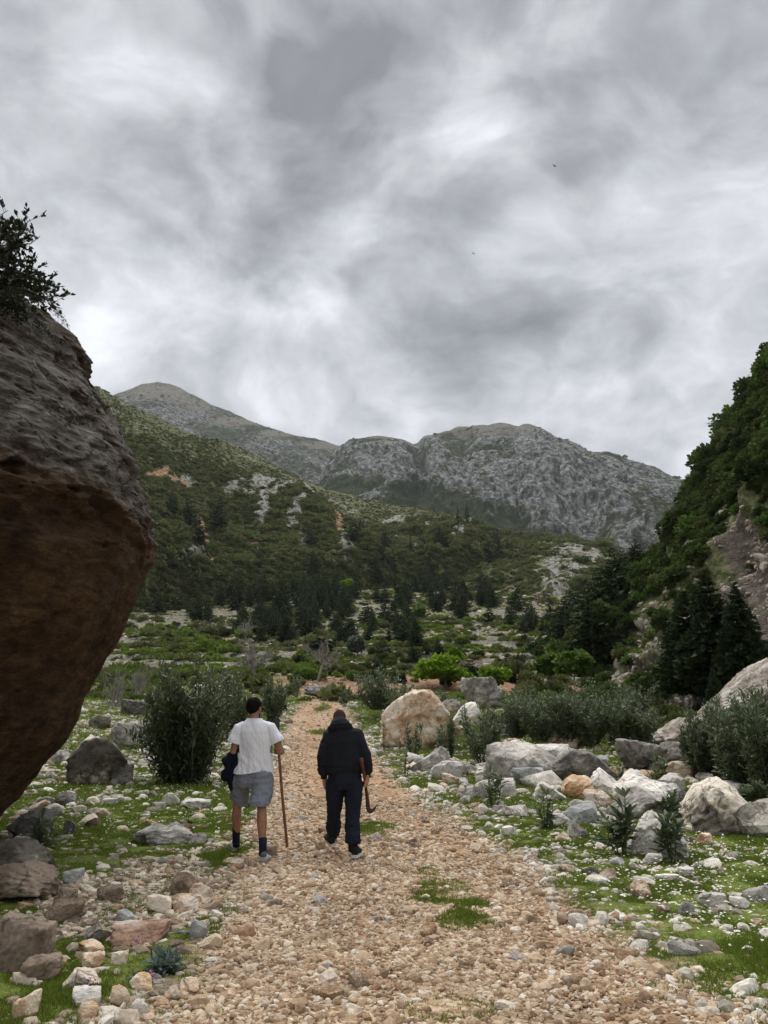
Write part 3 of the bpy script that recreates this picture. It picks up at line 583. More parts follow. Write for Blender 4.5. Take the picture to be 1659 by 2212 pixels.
def build_boulders():
    B = boulder
    B(913, 1622, 162, 120, 'tan', 'huge tan boulder with a pale weathered crown beside the far right edge of the path', 11, top=[(0, .62), (.12, .78), (.38, .98), (.6, 1.0), (.8, .86), (1, .55)], planes=14, group=RIGHT)
    B(1047, 1519, 78, 50, 'grey', 'knobbly grey rock outcrop in front of the bright green trees', 12, Y=40, rough=.25, group=RIGHT, fine=.10, freq=2.4, depth=.9)
    B(815, 1526, 27, 21, 'blue', 'small rounded grey rock left of the dark bush near the end of the path', 13, group=RIGHT)
    B(1013, 1560, 60, 44, 'white', 'pale pointed rock just behind the huge tan boulder', 14, top=[(0, .5), (.5, .8), (.8, 1), (1, .7)], group=RIGHT, Y=26)
    B(975, 1535, 50, 20, 'grey', 'flat dark grey rock peeking over the shoulder of the huge tan boulder', 15, group=RIGHT, Y=29)
    B(932, 1670, 78, 52, 'grey', 'wedge shaped grey slab rising to the right at the path edge', 16, top=[(0, .25), (.5, .7), (.8, 1), (1, .9)], group=RIGHT, planes=8, sharp=16)
    B(989, 1677, 50, 28, 'white', 'squat whitish rock right of the wedge shaped slab', 17, group=RIGHT)
    B(1078, 1688, 86, 36, 'white', 'long low whitish boulder in front of the large mottled grey one', 18, group=RIGHT)
    B(1140, 1694, 150, 76, 'grey', 'large mottled grey boulder in the middle of the boulder field', 19, top=[(0, .9), (.3, 1), (.7, .95), (1, .6)], group=RIGHT)
    B(1151, 1702, 68, 38, 'blue', 'pale blue grey rock leaning on the foot of the large mottled boulder', 20, group=RIGHT)
    B(1222, 1620, 68, 36, 'tan', 'domed tan grey boulder at the back of the boulder field', 21, group=RIGHT, rough=.12)
    B(1262, 1617, 50, 34, 'dark', 'dark grey rock just right of the domed tan boulder', 22, group=RIGHT)
    B(1272, 1697, 142, 68, 'dark', 'broad dark grey boulder with a speckled face behind the rounded orange rock', 23, top=[(0, .8), (.3, 1), (.6, .95), (.85, .6), (1, .3)], group=RIGHT)
    B(1254, 1729, 62, 44, 'orange', 'rounded orange tan rock among grey boulders', 24, group=RIGHT, rough=.05, sharp=6)
    B(1316, 1718, 78, 46, 'white', 'grey white streaked rock sloping down behind the rounded orange rock', 25, top=[(0, .9), (.4, 1), (1, .25)], group=RIGHT, planes=9)
    B(1298, 1749, 54, 34, 'red', 'rough reddish brown block below the rounded orange rock', 26, group=RIGHT, rough=.14)
    B(1193, 1733, 62, 38, 'white', 'white rock with a sloping right shoulder', 27, top=[(0, .8), (.3, 1), (1, .3)], group=RIGHT)
    B(1096, 1722, 40, 35, 'white', 'pale upright stone beside the first young oleander', 28, group=RIGHT)
    B(976, 1697, 36, 22, 'tan', 'small cream rock on the grass at the path edge', 29, group=RIGHT)
    B(1095, 1597, 44, 32, 'dark', 'dark grey boulder under the oleander thicket', 30, group=RIGHT)
    B(1110, 1618, 42, 20, 'tan', 'low cream rock behind the large mottled boulder', 31, group=RIGHT)
    B(1194, 1637, 96, 25, 'white', 'long low pale slab behind the large mottled boulder', 32, group=RIGHT)
    B(1224, 1689, 34, 33, 'grey', 'narrow grey rock wedged between the mottled and the dark boulder', 33, group=RIGHT)
    B(1414, 1752, 120, 74, 'white', 'big pale boulder with a stepped top in the middle right', 34, top=[(0, .7), (.15, .95), (.35, 1), (.6, .75), (.9, .68), (1, .4)], group=RIGHT)
    B(1394, 1773, 120, 50, 'grey', 'long mottled grey boulder lying in front of the big pale one', 35, group=RIGHT)
    B(1388, 1693, 62, 24, 'tan', 'light tan rock on top of the big pale boulder', 36, group=RIGHT)
    B(1588, 1808, 156, 104, 'patched', 'big brown boulder blotched with white lichen at the right edge', 37, top=[(0, .55), (.15, .85), (.4, .98), (.5, 1), (.7, .8), (1, .3)], group=RIGHT)
    B(1492, 1780, 60, 60, 'dark', 'shaded dark rock between the big pale and the lichen blotched boulder', 38, group=RIGHT)
    B(1430, 1855, 126, 84, 'white', 'bright white boulder standing in the daisies', 39, top=[(0, .3), (.3, .95), (.5, 1), (.75, .85), (1, .35)], group=RIGHT, planes=9)
    B(1401, 1670, 90, 62, 'dark', 'dark undercut boulder with moss on its crown', 40, group=RIGHT, sink=.0, planes=9)
    B(1484, 1660, 82, 50, 'dark', 'purplish dark boulder left of the right hand oleanders', 41, group=RIGHT)
    B(1404, 1609, 44, 22, 'dark', 'small dark grey rock at the foot of the oleander band', 42, group=RIGHT)
    B(1456, 1609, 74, 24, 'dark', 'flat dark rock furthest back on the right', 43, group=RIGHT)
    B(1368, 1609, 30, 16, 'grey', 'little grey rock at the back beside the oleander band', 44, group=RIGHT)
    B(1527, 1828, 32, 23, 'tan', 'tan stone under the lichen blotched boulder', 45, group=RIGHT)
    B(1414, 1873, 40, 23, 'white', 'white stone at the foot of the bright white boulder', 46, group=RIGHT)
    B(1549, 1968, 54, 32, 'white', 'angular white stone alone on the right lawn', 47, group=RIGHT, planes=7, sharp=18)
    B(1604, 1966, 36, 22, 'white', 'blocky cream stone right of the angular white one', 48, group=RIGHT)
    B(1447, 1908, 44, 16, 'white', 'flat white stone in the daisies, higher of a pair', 49, group=RIGHT)
    B(1397, 1916, 44, 15, 'white', 'flat oval white stone in the daisies, lower of a pair', 50, group=RIGHT)
    B(1484, 1897, 38, 18, 'white', 'pale split stone right of the flat pair in the daisies', 51, group=RIGHT)
    B(1253, 2004, 38, 24, 'white', 'whitish pointed stone sitting on the path gravel at right', 52, group=RIGHT)
    B(1222, 2000, 30, 20, 'brown', 'brown stone left of the whitish pointed one on the gravel', 53, group=RIGHT)
    B(1336, 1875, 30, 18, 'blue', 'bluish stone in the turf beside the tall young oleander', 54, group=RIGHT)
    B(1275, 1769, 30, 17, 'white', 'rounded white stone in bright turf left of the tall young oleander', 55, group=RIGHT)
    B(1308, 1763, 22, 16, 'white', 'small white stone touching the grey boulder', 56, group=RIGHT)
    B(1660, 1565, 210, 150, 'scree', 'sloping pale scree rock at the right edge below the fir trees', 59, Y=25, rough=.16, fine=.10, freq=2.2, top=[(0, .15), (.3, .5), (.6, .8), (1, 1)], group=RIGHT, depth=1.1)
    B(1500, 1600, 130, 60, 'scree', 'low crumbling grey earth bank behind the dark boulders', 60, Y=27, rough=.16, fine=.10, freq=2.2, top=[(0, .3), (.5, .7), (1, 1)], group=RIGHT, depth=1.2)
    # left side
    L = lambda *a, **k: B(*a, group=LEFT, **k)
    L(192, 1698, 126, 108, 'patched', 'big tilted grey boulder with a pale top leaning over the left lawn', 71, top=[(0, .6), (.2, .9), (.35, 1), (.6, .95), (.8, .8), (1, .5)], planes=7, sharp=18, sink=0)
    L(266, 1618, 74, 56, 'grey', 'smooth grey boulder behind the big tilted one', 72)
    L(257, 1697, 48, 46, 'dark', 'dark rock tucked under the right end of the tilted boulder', 73)
    L(209, 1573, 46, 27, 'dark', 'dark pointed rock above the smooth grey boulder', 74)
    L(284, 1547, 60, 36, 'dark', 'dark weathered rock behind the big oleander bush', 75, rough=.15)
    L(118, 1649, 50, 28, 'grey', 'grey rock half hidden by the overhanging cliff boulder', 76)
    L(56, 1813, 84, 56, 'dark', 'rough dark rock with dimples under the cliff boulder', 77, rough=.2, fine=.08)
    L(146, 1806, 26, 32, 'dark', 'small upright dark rock right of the dimpled one', 78)
    L(102, 1766, 54, 26, 'grey', 'flat grey rock above the dimpled dark one', 79)
    L(136, 1747, 42, 33, 'dark', 'mossy dark rock at the edge of the left lawn', 80)
    L(342, 1828, 130, 46, 'grey', 'broad rugged grey rock in the middle of the left verge', 81, rough=.2, fine=.08, top=[(0, .5), (.35, .8), (.55, .75), (.7, 1), (1, .6)])
    L(20, 1888, 136, 66, 'patched', 'streaky grey rock at the left edge, upper of two layers', 82, rot=0)
    L(10, 1958, 152, 78, 'brown', 'dark overhanging slab at the left edge, lower of two layers', 83, planes=6, sharp=20, rot=0, top=[(0, 1), (.7, 1), (1, .9)], sink=-.1)
    L(26, 2108, 118, 118, 'brown', 'big flat topped brown block in the lower left corner', 84, planes=5, sharp=24, rot=0, rough=.05, top=[(0, 1), (1, .8)])
    L(128, 1996, 78, 42, 'brown', 'brown block with a pale top right of the overhanging slab', 85, planes=7, sharp=16)
    L(402, 1970, 76, 29, 'tan', 'long pale cream stone lying near the path edge', 86, rough=.06)
    L(425, 2033, 36, 40, 'blue', 'upright bluish grey stone close to the path', 87)
    L(266, 2001, 38, 32, 'blue', 'egg shaped blue grey stone in the rubble', 88)
    L(197, 2043, 38, 36, 'dark', 'dark triangular stone in the rubble', 89, planes=6, sharp=18)
    L(290, 2043, 124, 38, 'red', 'long flat ochre rock slab in the rubble', 90, rough=.18)
    L(337, 1973, 56, 36, 'tan', 'tan slab tilted behind the long cream stone', 91)
    L(231, 1949, 54, 30, 'brown', 'tilted brown slab in the middle of the rubble', 92, planes=6, sharp=18)
    L(391, 1934, 54, 42, 'brown', 'lumpy brown rock above the long cream stone', 93, rough=.16)
    L(194, 2098, 48, 32, 'tan', 'pitted cream stone beside the blue green thistle', 94, rough=.15)
    L(190, 2064, 54, 26, 'tan', 'wedge of tan rock in front of the dark triangular stone', 95)
    L(166, 2141, 82, 42, 'tan', 'jagged pale tan rock in the lower left turf', 96, rough=.16, top=[(0, .5), (.3, 1), (1, .5)])
    L(178, 2184, 58, 42, 'white', 'pale stone with a rounded back below the jagged rock', 97)
    L(184, 2204, 42, 32, 'tan', 'reddish cream stone lowest on the left verge', 98)
    L(254, 2178, 42, 40, 'orange', 'orange brown stone standing in the lower left turf', 99)
    L(296, 2199, 36, 34, 'white', 'smooth rounded pale stone at the bottom edge of the path', 100, rough=.04, sharp=6)
    L(299, 2145, 48, 34, 'orange', 'ochre block below the thistle', 101)
    L(405, 2149, 40, 30, 'orange', 'pointed ochre stone on the path margin', 102)
    L(46, 2208, 56, 50, 'tan', 'slanting tan stone in the bottom left corner', 103)
    L(121, 2093, 32, 28, 'orange', 'honeycombed orange stone beside the pink flowers', 104, rough=.2)
    L(76, 2128, 80, 54, 'brown', 'pinkish brown rock sunk in the turf below the flat topped block', 105)
    L(88, 2068, 44, 24, 'dark', 'dark stone tucked beside the flat topped block', 106)
    L(252, 2093, 34, 34, 'tan', 'upright tan stone between the thistle and the pitted stone', 107)
    L(365, 1744, 36, 29, 'white', 'round white rock on the lawn below the big oleander', 108)
    L(420, 1750, 60, 22, 'white', 'flat cracked white rock near the path on the left', 109)
    L(232, 1742, 36, 17, 'white', 'oval white stone alone on the left lawn', 110)
    L(195, 1769, 24, 22, 'white', 'small round white stone on the left lawn', 111)
    L(499, 1868, 48, 10, 'tan', 'flat elongated tan stone beside the heel of the man in shorts', 112)
    L(578, 1852, 36, 24, 'brown', 'brown angular stone just right of the rear foot of the man in shorts', 113, planes=6, sharp=16)
    L(140, 1955, 40, 34, 'brown', 'dark block with a white broken top', 114, rough=.16)
    L(152, 1912, 44, 30, 'blue', 'two tone bluish stone above the broken topped block', 115)
    L(420, 1935, 30, 24, 'red', 'rusty stone next to the lumpy brown rock', 116)
    L(440, 1500, 50, 22, 'white', 'pale rock beyond the left oleanders', 117, Y=33)
    L(512, 1598, 40, 30, 'white', 'whitish rock behind the head of the man in the white shirt', 118, Y=21)
    L(690, 1502, 70, 20, 'dark', 'long dark rock closing off the end of the path', 119, Y=58)
    L(590, 1530, 22, 18, 'grey', 'grey rock left of the path by the small yellow green plant', 120, Y=33)
build_boulders()

# ---------------- gravel, rubble and single stones
def frustum_pts(n, y0, y1, pw=1., seed=0, xl=None, xr=None, umin=-60, umax=1720):
    r = np.random.default_rng(seed); t = r.random(n); y = (y0 ** pw + t * (y1 ** pw - y0 ** pw)) ** (1 / pw)
    a = (umin - 829.5) / FPX * 1.06; b = (umax - 829.5) / FPX * 1.06
    x = y * (a + (b - a) * r.random(n)); return x, y, r
def pebble_meshes(n, mat, sub=2, seed=500, flat=(.45, .8)):
    out = []
    for k in range(n):
        V, F = rock_shape(seed + k, sub, 6, 28, .06, fine=0); r = np.random.default_rng(seed + k)
        V = V * np.array([1, r.uniform(.6, .95), r.uniform(*flat)]); out.append(mesh('pebble', V, F, mat))
    return out
def build_gravel():
    pm = pebble_meshes(14, RM['gravel_path']); vm_ = pebble_meshes(14, RM['gravel_verge'], seed=540, flat=(.5, .9)); lm = pebble_meshes(14, RM['gravel_left'], seed=570, flat=(.35, .8))
    # path
    P0, R0, S0 = [], [], []
    def add(lst, x, y, r, size, sink=.25):
        z = G(x, y) + .0; n = len(x); lst[0].append(np.stack([x, y, z + size * (.35 - sink)], -1)); lst[1].append(np.stack([r.normal(0, .28, n), r.normal(0, .28, n), r.uniform(0, 6.28, n)], -1)); lst[2].append(size[:, None] * r.uniform(.8, 1.2, (n, 3)))
    A = ([], [], [])
    for n, y0, y1, s0, sg, sd in [(150000, 4.2, 9.5, .0125, .50, 1), (60000, 9.5, 16, .019, .4, 2), (36000, 16, 34, .028, .4, 3), (16000, 34, 62, .05, .35, 4), (9000, 4.2, 14, .030, .35, 5), (1500, 4.2, 16, .050, .25, 6)]:
        x, y, r = frustum_pts(n, y0, y1, 2., 100 + sd); p, g = masks(x, y); bald = fbm(xyz(x * 1.5, y * .38, 30.), .9, 4) + .12
        k = r.random(n) < p * (1 - g * .55) * np.clip(.95 + bald * 1.7 , .10, 1) * (1 - .62 * np.clip(track(x, y), 0, 1) * (s0 > .012)); x, y = x[k], y[k]; size = s0 * np.exp(r.normal(0, sg, len(x))); size = np.minimum(size, s0 * 2.6)
        add(A, x, y, r, size)
    scatter('path_gravel', *[np.concatenate(q) for q in A], pm, 'loose tan and cream gravel covering the track')
    # verges: right is white river stone, left is browner rubble
    A, Bq = ([], [], []), ([], [], [])
    for n, y0, y1, s0, sg, sd, gk in [(60000, 4.2, 9, .016, .5, 11, .9), (60000, 9, 18, .024, .5, 12, .85), (50000, 18, 40, .045, .45, 13, .7), (26000, 40, 75, .08, .4, 14, .75), (12000, 4.2, 12, .034, .40, 15, .75), (1500, 4.2, 10, .058, .25, 18, .5), (9000, 12, 34, .075, .4, 16, .55), (1500, 5, 24, .085, .3, 17, .6)]:
        x, y, r = frustum_pts(n, y0, y1, 2., 200 + sd); p, g = masks(x, y); cl = fbm(xyz(x, y, 40.), .6, 3); xl, xr = path_edges(y)
        k = r.random(n) < (1 - p) * (1 - g * gk) * np.clip(.75 + cl * 1.5, .06, 1); x, y = x[k], y[k]; cl = cl[k]
        size = s0 * np.exp(r.normal(0, sg, len(x))); size = np.minimum(size, s0 * 3); xl, xr = path_edges(y)
        rt = x > (xl + xr) / 2; lst = rt | (y > 13)
        # on the right the first strip beside the path still has tan gravel
        for m, T in ((lst, A), (~lst, Bq)): add(T, x[m], y[m], r, size[m], .3)
    scatter('verge_stones', *[np.concatenate(q) for q in A], vm_, 'pale river stones and rubble on the verges')
    scatter('verge_rubble', *[np.concatenate(q) for q in Bq], lm, 'brown and grey rubble on the left verge')
    # terraced ground up the valley
    x, y, r = frustum_pts(16000, 62, 330, 1.3, 300, umin=150, umax=1400); z, ri = Graw(x, y); cl = fbm(xyz(x, y, 50.), .05, 3); k = r.random(len(x)) < np.clip(.25 + cl * 1.6 + ri * .8, .03, 1)
    x, y, z = x[k], y[k], z[k]; n = len(x); size = .22 * np.exp(r.normal(0, .5, n)) * (y / 110) ** .6
    fm_ = pebble_meshes(8, RM['gravel_left'], seed=590, flat=(.4, .8)); scatter('field_rubble', np.stack([x, y, z], -1), np.stack([r.normal(0, .3, n), r.normal(0, .3, n), r.uniform(0, 6.28, n)], -1), size, fm_, 'pale stones and broken terrace walls on the slope behind')
    # single stones
    CW = dict(white='whitish', tan='tan', orange='ochre', red='reddish', grey='grey', brown='brown', blue='bluish grey', dark='dark grey')
    for lab, grp, mats, N, cond, y0, y1, s0, zones in [
        ('stone lying in the gravel of the track', 'larger stones in the track', ['tan', 'tan', 'orange', 'white', 'red'], 75, lambda x, y, p, g, xl, xr: p > .6, 4.6, 16, .055, [(6.2, 'at the very front'), (8.8, 'between the camera and the two men'), (99, 'beyond the two men')]),
        ('stone lying on the right verge', 'loose stones on the right verge', ['white', 'white', 'white', 'tan', 'grey'], 105, lambda x, y, p, g, xl, xr: (p < .3) & (x > xr), 5, 22, .085, [(7.5, 'in the near turf'), (11, 'among the daisies'), (99, 'near the boulder field')]),
        ('rock filling a gap of the boulder field', 'rocks between the big boulders on the right', ['white', 'grey', 'white', 'tan', 'blue'], 60, lambda x, y, p, g, xl, xr: (p < .1) & (x > xr + .8), 11, 24, .19, [(14, 'in its front row'), (18, 'in its middle'), (99, 'at its back')]),
        ('stone lying on the left verge', 'loose stones on the left verge', ['tan', 'white', 'grey', 'white', 'orange', 'brown', 'blue'], 95, lambda x, y, p, g, xl, xr: (p < .3) & (x < xl), 4.6, 20, .070, [(6.5, 'near the lower left corner'), (9.5, 'level with the two men'), (99, 'near the tilted boulder')])]:
        srcs = {}
        x, y, r = frustum_pts(8000, y0, y1, 1.5, 900 + N, umin=10, umax=1650); p, g = masks(x, y); xl, xr = path_edges(y); k = np.nonzero(cond(x, y, p, g, xl, xr))[0][:N]
        for q in k:
            mt = mats[int(r.integers(0, len(mats)))]; v = int(r.integers(0, 4))
            if (mt, v) not in srcs:
                V, F = rock_shape(800 + len(srcs) + N, 3, 8, 15, .12, fine=.05); V = V * np.array([1, r.uniform(.6, .95), r.uniform(.5, .85)]); srcs[(mt, v)] = mesh('stone', V, F, RM[mt])
            s = s0 * math.exp(r.normal(0, .3)) * (1 + .035 * max(0, y[q] - 8)); z = float(G(x[q], y[q])); zn = [w for lim, w in zones if y[q] < lim][0]
            o = ob('stone', srcs[(mt, v)], loc=(x[q], y[q], z + s * .22), rot=(r.normal(0, .2), r.normal(0, .2), r.uniform(0, 6.28)), scl=s); tag(o, CW[mt] + ' ' + lab + ' ' + zn, 'stone', grp)
build_gravel()

# ---------------- the great overhanging boulder on the left
def build_cliff():
    cx, cy = -8.0, 9.0; D = math.hypot(cx, cy); azc = math.atan2(cx, cy)
    sil = [(-60, 585), (0, 628), (60, 655), (120, 683), (165, 716), (198, 760), (206, 805), (222, 835), (250, 862), (275, 905), (300, 950), (325, 1010), (338, 1060), (345, 1110), (343, 1150), (336, 1195), (318, 1245), (295, 1310), (268, 1375), (235, 1435), (205, 1490), (180, 1550), (150, 1600), (100, 1652), (50, 1712), (0, 1765), (-60, 1820)]
    zs, rs = [], []
    for u, v in sil:
        d = raydir(u, v); az = math.atan2(d[0], d[1]); r = D * math.sin(az - azc); dist = math.sqrt(max(D * D - r * r, 1)); z = CAMZ + dist * d[2] / math.hypot(d[0], d[1]); zs.append(z); rs.append(r)
    zs = np.array(zs)[::-1]; rs = np.array(rs)[::-1]
    zs = np.r_[-.4, zs, zs[-1] + .8, zs[-1] + 1.2]; rs = np.r_[rs[0] * .9, rs, rs[-1] * .72, .05]
    nz, na = 460, 800
    z = np.linspace(zs[0], zs[-1], nz); r = np.interp(z, zs, rs)
    th = np.linspace(0, 2 * math.pi, na, endpoint=False)
    Z, T = np.meshgrid(z, th, indexing='ij'); Rr = np.repeat(r[:, None], na, 1)
    # squarer plan facing the camera
    Rr = Rr * (1 + .05 * np.cos(3 * T + 1.1) * 0)
    V = np.stack([cx + Rr * np.cos(T), cy + Rr * np.sin(T), Z], -1)
    n = np.stack([np.cos(T), np.sin(T), np.zeros_like(T)], -1)
    amp = sst(.1, 1.2, Rr)
    q = V * np.array([1, 1, 1.0])
    d = fbm(q, .42, 3, off=4.) * .26 - .16 + fbm(q * np.array([.7, .7, 2.1]), 1.0, 5, .55, ridged=True, off=2.) * .10 + fbm(q * np.array([1, 1, 2.6]), 3.2, 4, .6, ridged=True) * .055 + (lambda t: (sst(0, .2, t - np.floor(t)) * (1 - (t - np.floor(t))) - .3) * .08)(Z * 1.1 + fbm(q, .5, 3, off=40.) * 2.2 + np.cos(T) * .5)
    brow = zs[np.argmax(rs)]
    # scooped hollows along the brow
    d = d - .40 * np.exp(-((Z - brow - .55 - .35 * np.sin(T * 7)) / .42) ** 2) * np.clip(fbm(q, .9, 3, off=9.) + .1, 0, 1)
    pits = fbm(q * np.array([1, 1, 1.6]), 2.4, 3, off=21.); d = d - sst(.34, .60, pits) * .20
    pits2 = fbm(q * np.array([1, 1, 2.0]), 6., 2, off=31.); d = d - sst(.42, .62, pits2) * .06
    d = np.where(Z < brow, d * (.45 + .55 * sst(brow - .5, brow, Z)), d)
    V = V + n * (d * amp)[..., None]
    away = ((V[..., 0] - cx) * cx + (V[..., 1] - cy) * cy) / D      # the whole block leans: its far side stands higher
    V[..., 2] = CAMZ + (V[..., 2] - CAMZ) * np.where(V[..., 2] > CAMZ, np.clip((D + away) / np.sqrt(D * D - Rr * Rr), .6, 1.25) ** .62, 1.)
    def fn(g):
        pos = g.n('ShaderNodeNewGeometry').outputs['Position']; st = g.n('ShaderNodeMapping', inp={0: pos, 3: (1, 1, 2.4)}).outputs[0]
        n1 = g.noise(pos, .7, 5, .6); n2 = g.noise(st, 3.2, 6, .68, .5); n3 = g.noise(st, 16, 4, .7); sz = g.n('ShaderNodeSeparateXYZ', inp={0: pos}).outputs[2]
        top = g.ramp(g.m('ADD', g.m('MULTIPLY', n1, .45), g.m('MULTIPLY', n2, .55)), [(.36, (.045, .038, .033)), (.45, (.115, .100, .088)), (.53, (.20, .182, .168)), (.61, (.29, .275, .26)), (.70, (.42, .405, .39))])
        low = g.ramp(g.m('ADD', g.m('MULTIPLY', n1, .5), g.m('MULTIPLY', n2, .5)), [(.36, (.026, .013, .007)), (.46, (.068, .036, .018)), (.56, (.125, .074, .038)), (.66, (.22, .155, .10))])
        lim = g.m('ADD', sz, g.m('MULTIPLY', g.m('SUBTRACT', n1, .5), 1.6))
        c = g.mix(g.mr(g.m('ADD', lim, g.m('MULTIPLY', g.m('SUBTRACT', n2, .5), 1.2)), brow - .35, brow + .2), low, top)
        c = g.mix(g.mr(g.m('ADD', n1, g.m('MULTIPLY', n2, .2)), .62, .72), c, (.085, .060, .044))
        c = g.mix(1, c, g.ramp(n3, [(.3, (.75, .75, .75)), (.5, (1, 1, 1)), (.72, (1.3, 1.3, 1.3))]), 'MULTIPLY')
        cr = g.n('ShaderNodeTexVoronoi', feature='DISTANCE_TO_EDGE', inp={'Vector': g.vm('ADD', st, g.vm('SCALE', g.noise(pos, 1.6, 4, .6, 0, 1), sc=1.2).outputs[0]).outputs[0], 'Scale': .9}).outputs['Distance']
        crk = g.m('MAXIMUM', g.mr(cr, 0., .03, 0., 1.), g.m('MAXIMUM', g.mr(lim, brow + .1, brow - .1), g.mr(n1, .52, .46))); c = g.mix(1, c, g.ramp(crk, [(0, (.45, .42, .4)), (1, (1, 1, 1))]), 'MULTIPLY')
        bed = g.noise(g.n('ShaderNodeMapping', inp={0: pos, 2: (.12, .25, 0), 3: (1.2, 1.2, 9)}).outputs[0], 2.2, 6, .7, .6)
        c = g.mix(1, c, g.ramp(bed, [(.32, (.78, .77, .76)), (.5, (1, 1, 1)), (.66, (1.3, 1.29, 1.28))]), 'MULTIPLY')
        n4 = g.noise(pos, 55, 3, .7)
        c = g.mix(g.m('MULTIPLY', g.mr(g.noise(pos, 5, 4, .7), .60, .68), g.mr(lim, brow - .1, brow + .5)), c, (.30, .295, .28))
        return c, (g.m('ADD', g.m('ADD', n2, g.m('MULTIPLY', n3, .6)), g.m('ADD', g.m('MULTIPLY', crk, .4), g.m('ADD', g.m('MULTIPLY', bed, .6), g.m('MULTIPLY', n4, .25)))), 1.0, .09)
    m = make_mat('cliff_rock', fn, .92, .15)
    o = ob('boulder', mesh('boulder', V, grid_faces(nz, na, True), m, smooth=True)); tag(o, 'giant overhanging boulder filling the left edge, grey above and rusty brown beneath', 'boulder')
    return (cx, cy, zs, rs)
CL = build_cliff()
# ------------------------------------------------------------------ vegetation
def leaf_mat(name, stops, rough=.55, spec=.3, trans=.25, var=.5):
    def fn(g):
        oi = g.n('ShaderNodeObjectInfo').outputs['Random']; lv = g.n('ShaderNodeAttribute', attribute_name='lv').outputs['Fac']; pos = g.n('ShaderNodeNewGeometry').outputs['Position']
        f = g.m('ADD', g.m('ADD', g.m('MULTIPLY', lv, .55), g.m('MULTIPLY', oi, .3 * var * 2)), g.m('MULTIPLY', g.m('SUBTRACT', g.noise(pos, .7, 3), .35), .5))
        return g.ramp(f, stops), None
    return make_mat(name, fn, rough, spec, trans=trans)
LM = dict(
    oleander=leaf_mat('oleander_leaf', [(0, (.035, .048, .022)), (.4, (.092, .118, .056)), (.75, (.16, .19, .10)), (1, (.28, .31, .20))], .5, .4, .25),
    hillscrub=leaf_mat('hill_scrub_leaf', [(0, (.045, .060, .024)), (.35, (.115, .140, .048)), (.7, (.19, .21, .08)), (1, (.28, .29, .14))], .8, .08),
    meadow=leaf_mat('meadow_leaf', [(0, (.06, .09, .014)), (.4, (.13, .19, .028)), (.75, (.20, .27, .05)), (1, (.28, .33, .10))], .8, .08, .3),
    hillolive=leaf_mat('hill_olive_leaf', [(0, (.055, .06, .028)), (.4, (.12, .125, .055)), (1, (.24, .23, .13))], .8, .08),
    scrub=leaf_mat('scrub_leaf', [(0, (0.0186, 0.031, 0.01085)), (.4, (0.0496, 0.0744, 0.02015)), (.75, (0.1008, 0.1318, 0.0372)), (1, (0.186, 0.2093, 0.06975))], .7, .12),
    olivegreen=leaf_mat('olive_scrub_leaf', [(0, (0.0465, 0.0558, 0.0186)), (.4, (0.1085, 0.124, 0.0403)), (.75, (0.1705, 0.1783, 0.06975)), (1, (0.2635, 0.2558, 0.124))], .7, .12),
    fresh=leaf_mat('fresh_leaf', [(0, (0.075, 0.125, 0.01)), (.4, (0.1625, 0.275, 0.0175)), (.75, (0.2625, 0.4125, 0.03125)), (1, (0.375, 0.525, 0.075))], .6, .2, .35),
    mid=leaf_mat('mid_leaf', [(0, (0.0341, 0.0651, 0.01395)), (.4, (0.0775, 0.1395, 0.0248)), (.75, (0.155, 0.2325, 0.0465)), (1, (0.2635, 0.341, 0.093))], .6, .2),
    fir=leaf_mat('fir_needle', [(0, (.012, .020, .008)), (.4, (.028, .044, .017)), (.75, (.055, .080, .030)), (1, (.10, .13, .05))], .65, .12, .1),
    cypress=leaf_mat('cypress_leaf', [(0, (0.01085, 0.02015, 0.01085)), (.5, (0.0279, 0.0465, 0.0217)), (1, (0.06975, 0.0961, 0.0465))], .65, .15, .1),
    silver=leaf_mat('silver_leaf', [(0, (0.062, 0.0775, 0.0496)), (.5, (0.1318, 0.155, 0.1085)), (1, (0.248, 0.279, 0.2015))], .6, .2),
    thistle=leaf_mat('thistle_leaf', [(0, (.05, .075, .06)), (.5, (.11, .15, .12)), (1, (.2, .25, .2))], .6, .2),
    dark=leaf_mat('dark_leaf', [(0, (.008, .012, .006)), (.5, (.02, .028, .012)), (1, (.06, .06, .03))], .6, .2),
    grass=leaf_mat('grass_blade', [(0, (.075, .105, .014)), (.4, (.145, .20, .026)), (.75, (.22, .28, .045)), (1, (.32, .34, .09))], .6, .2, .35))
BARK = make_mat('bark', lambda g: (g.ramp(g.noise(g.n('ShaderNodeTexCoord').outputs['Object'], 6, 4, .6), [(.3, (.07, .055, .042)), (.7, (.17, .14, .11))]), None), .9)
GREYBARK = make_mat('grey_bark', lambda g: (g.ramp(g.noise(g.n('ShaderNodeTexCoord').outputs['Object'], 3, 4, .6), [(.3, (.16, .145, .12)), (.7, (.36, .34, .30))]), None), .9)
STEM = make_mat('green_stem', lambda g: ((.09, .11, .05), None), .7)

def leaves(c, a, b, n=None, fold=.0, lv=None, wide=.5):
    """rhombic leaves: base c, length vector a, half width vector b"""
    c = np.asarray(c); N = len(c)
    V = np.stack([c, c + a * wide + b, c + a, c + a * wide - b], 1).reshape(-1, 3)
    F = np.arange(N * 4).reshape(N, 4)
    lv = rng.random(N) if lv is None else lv
    return V, F, np.repeat(lv, 4)
def rv(n, r=rng):
    v = r.normal(size=(n, 3)); return v / np.linalg.norm(v, axis=1)[:, None]
def perp(a, r=rng):
    v = np.cross(a, rv(len(a), r)); return v / (np.linalg.norm(v, axis=1)[:, None] + 1e-9)
def leafmesh(name, VFL, mat): return mesh(name, VFL[0], VFL[1], mat, dict(lv=VFL[2]))

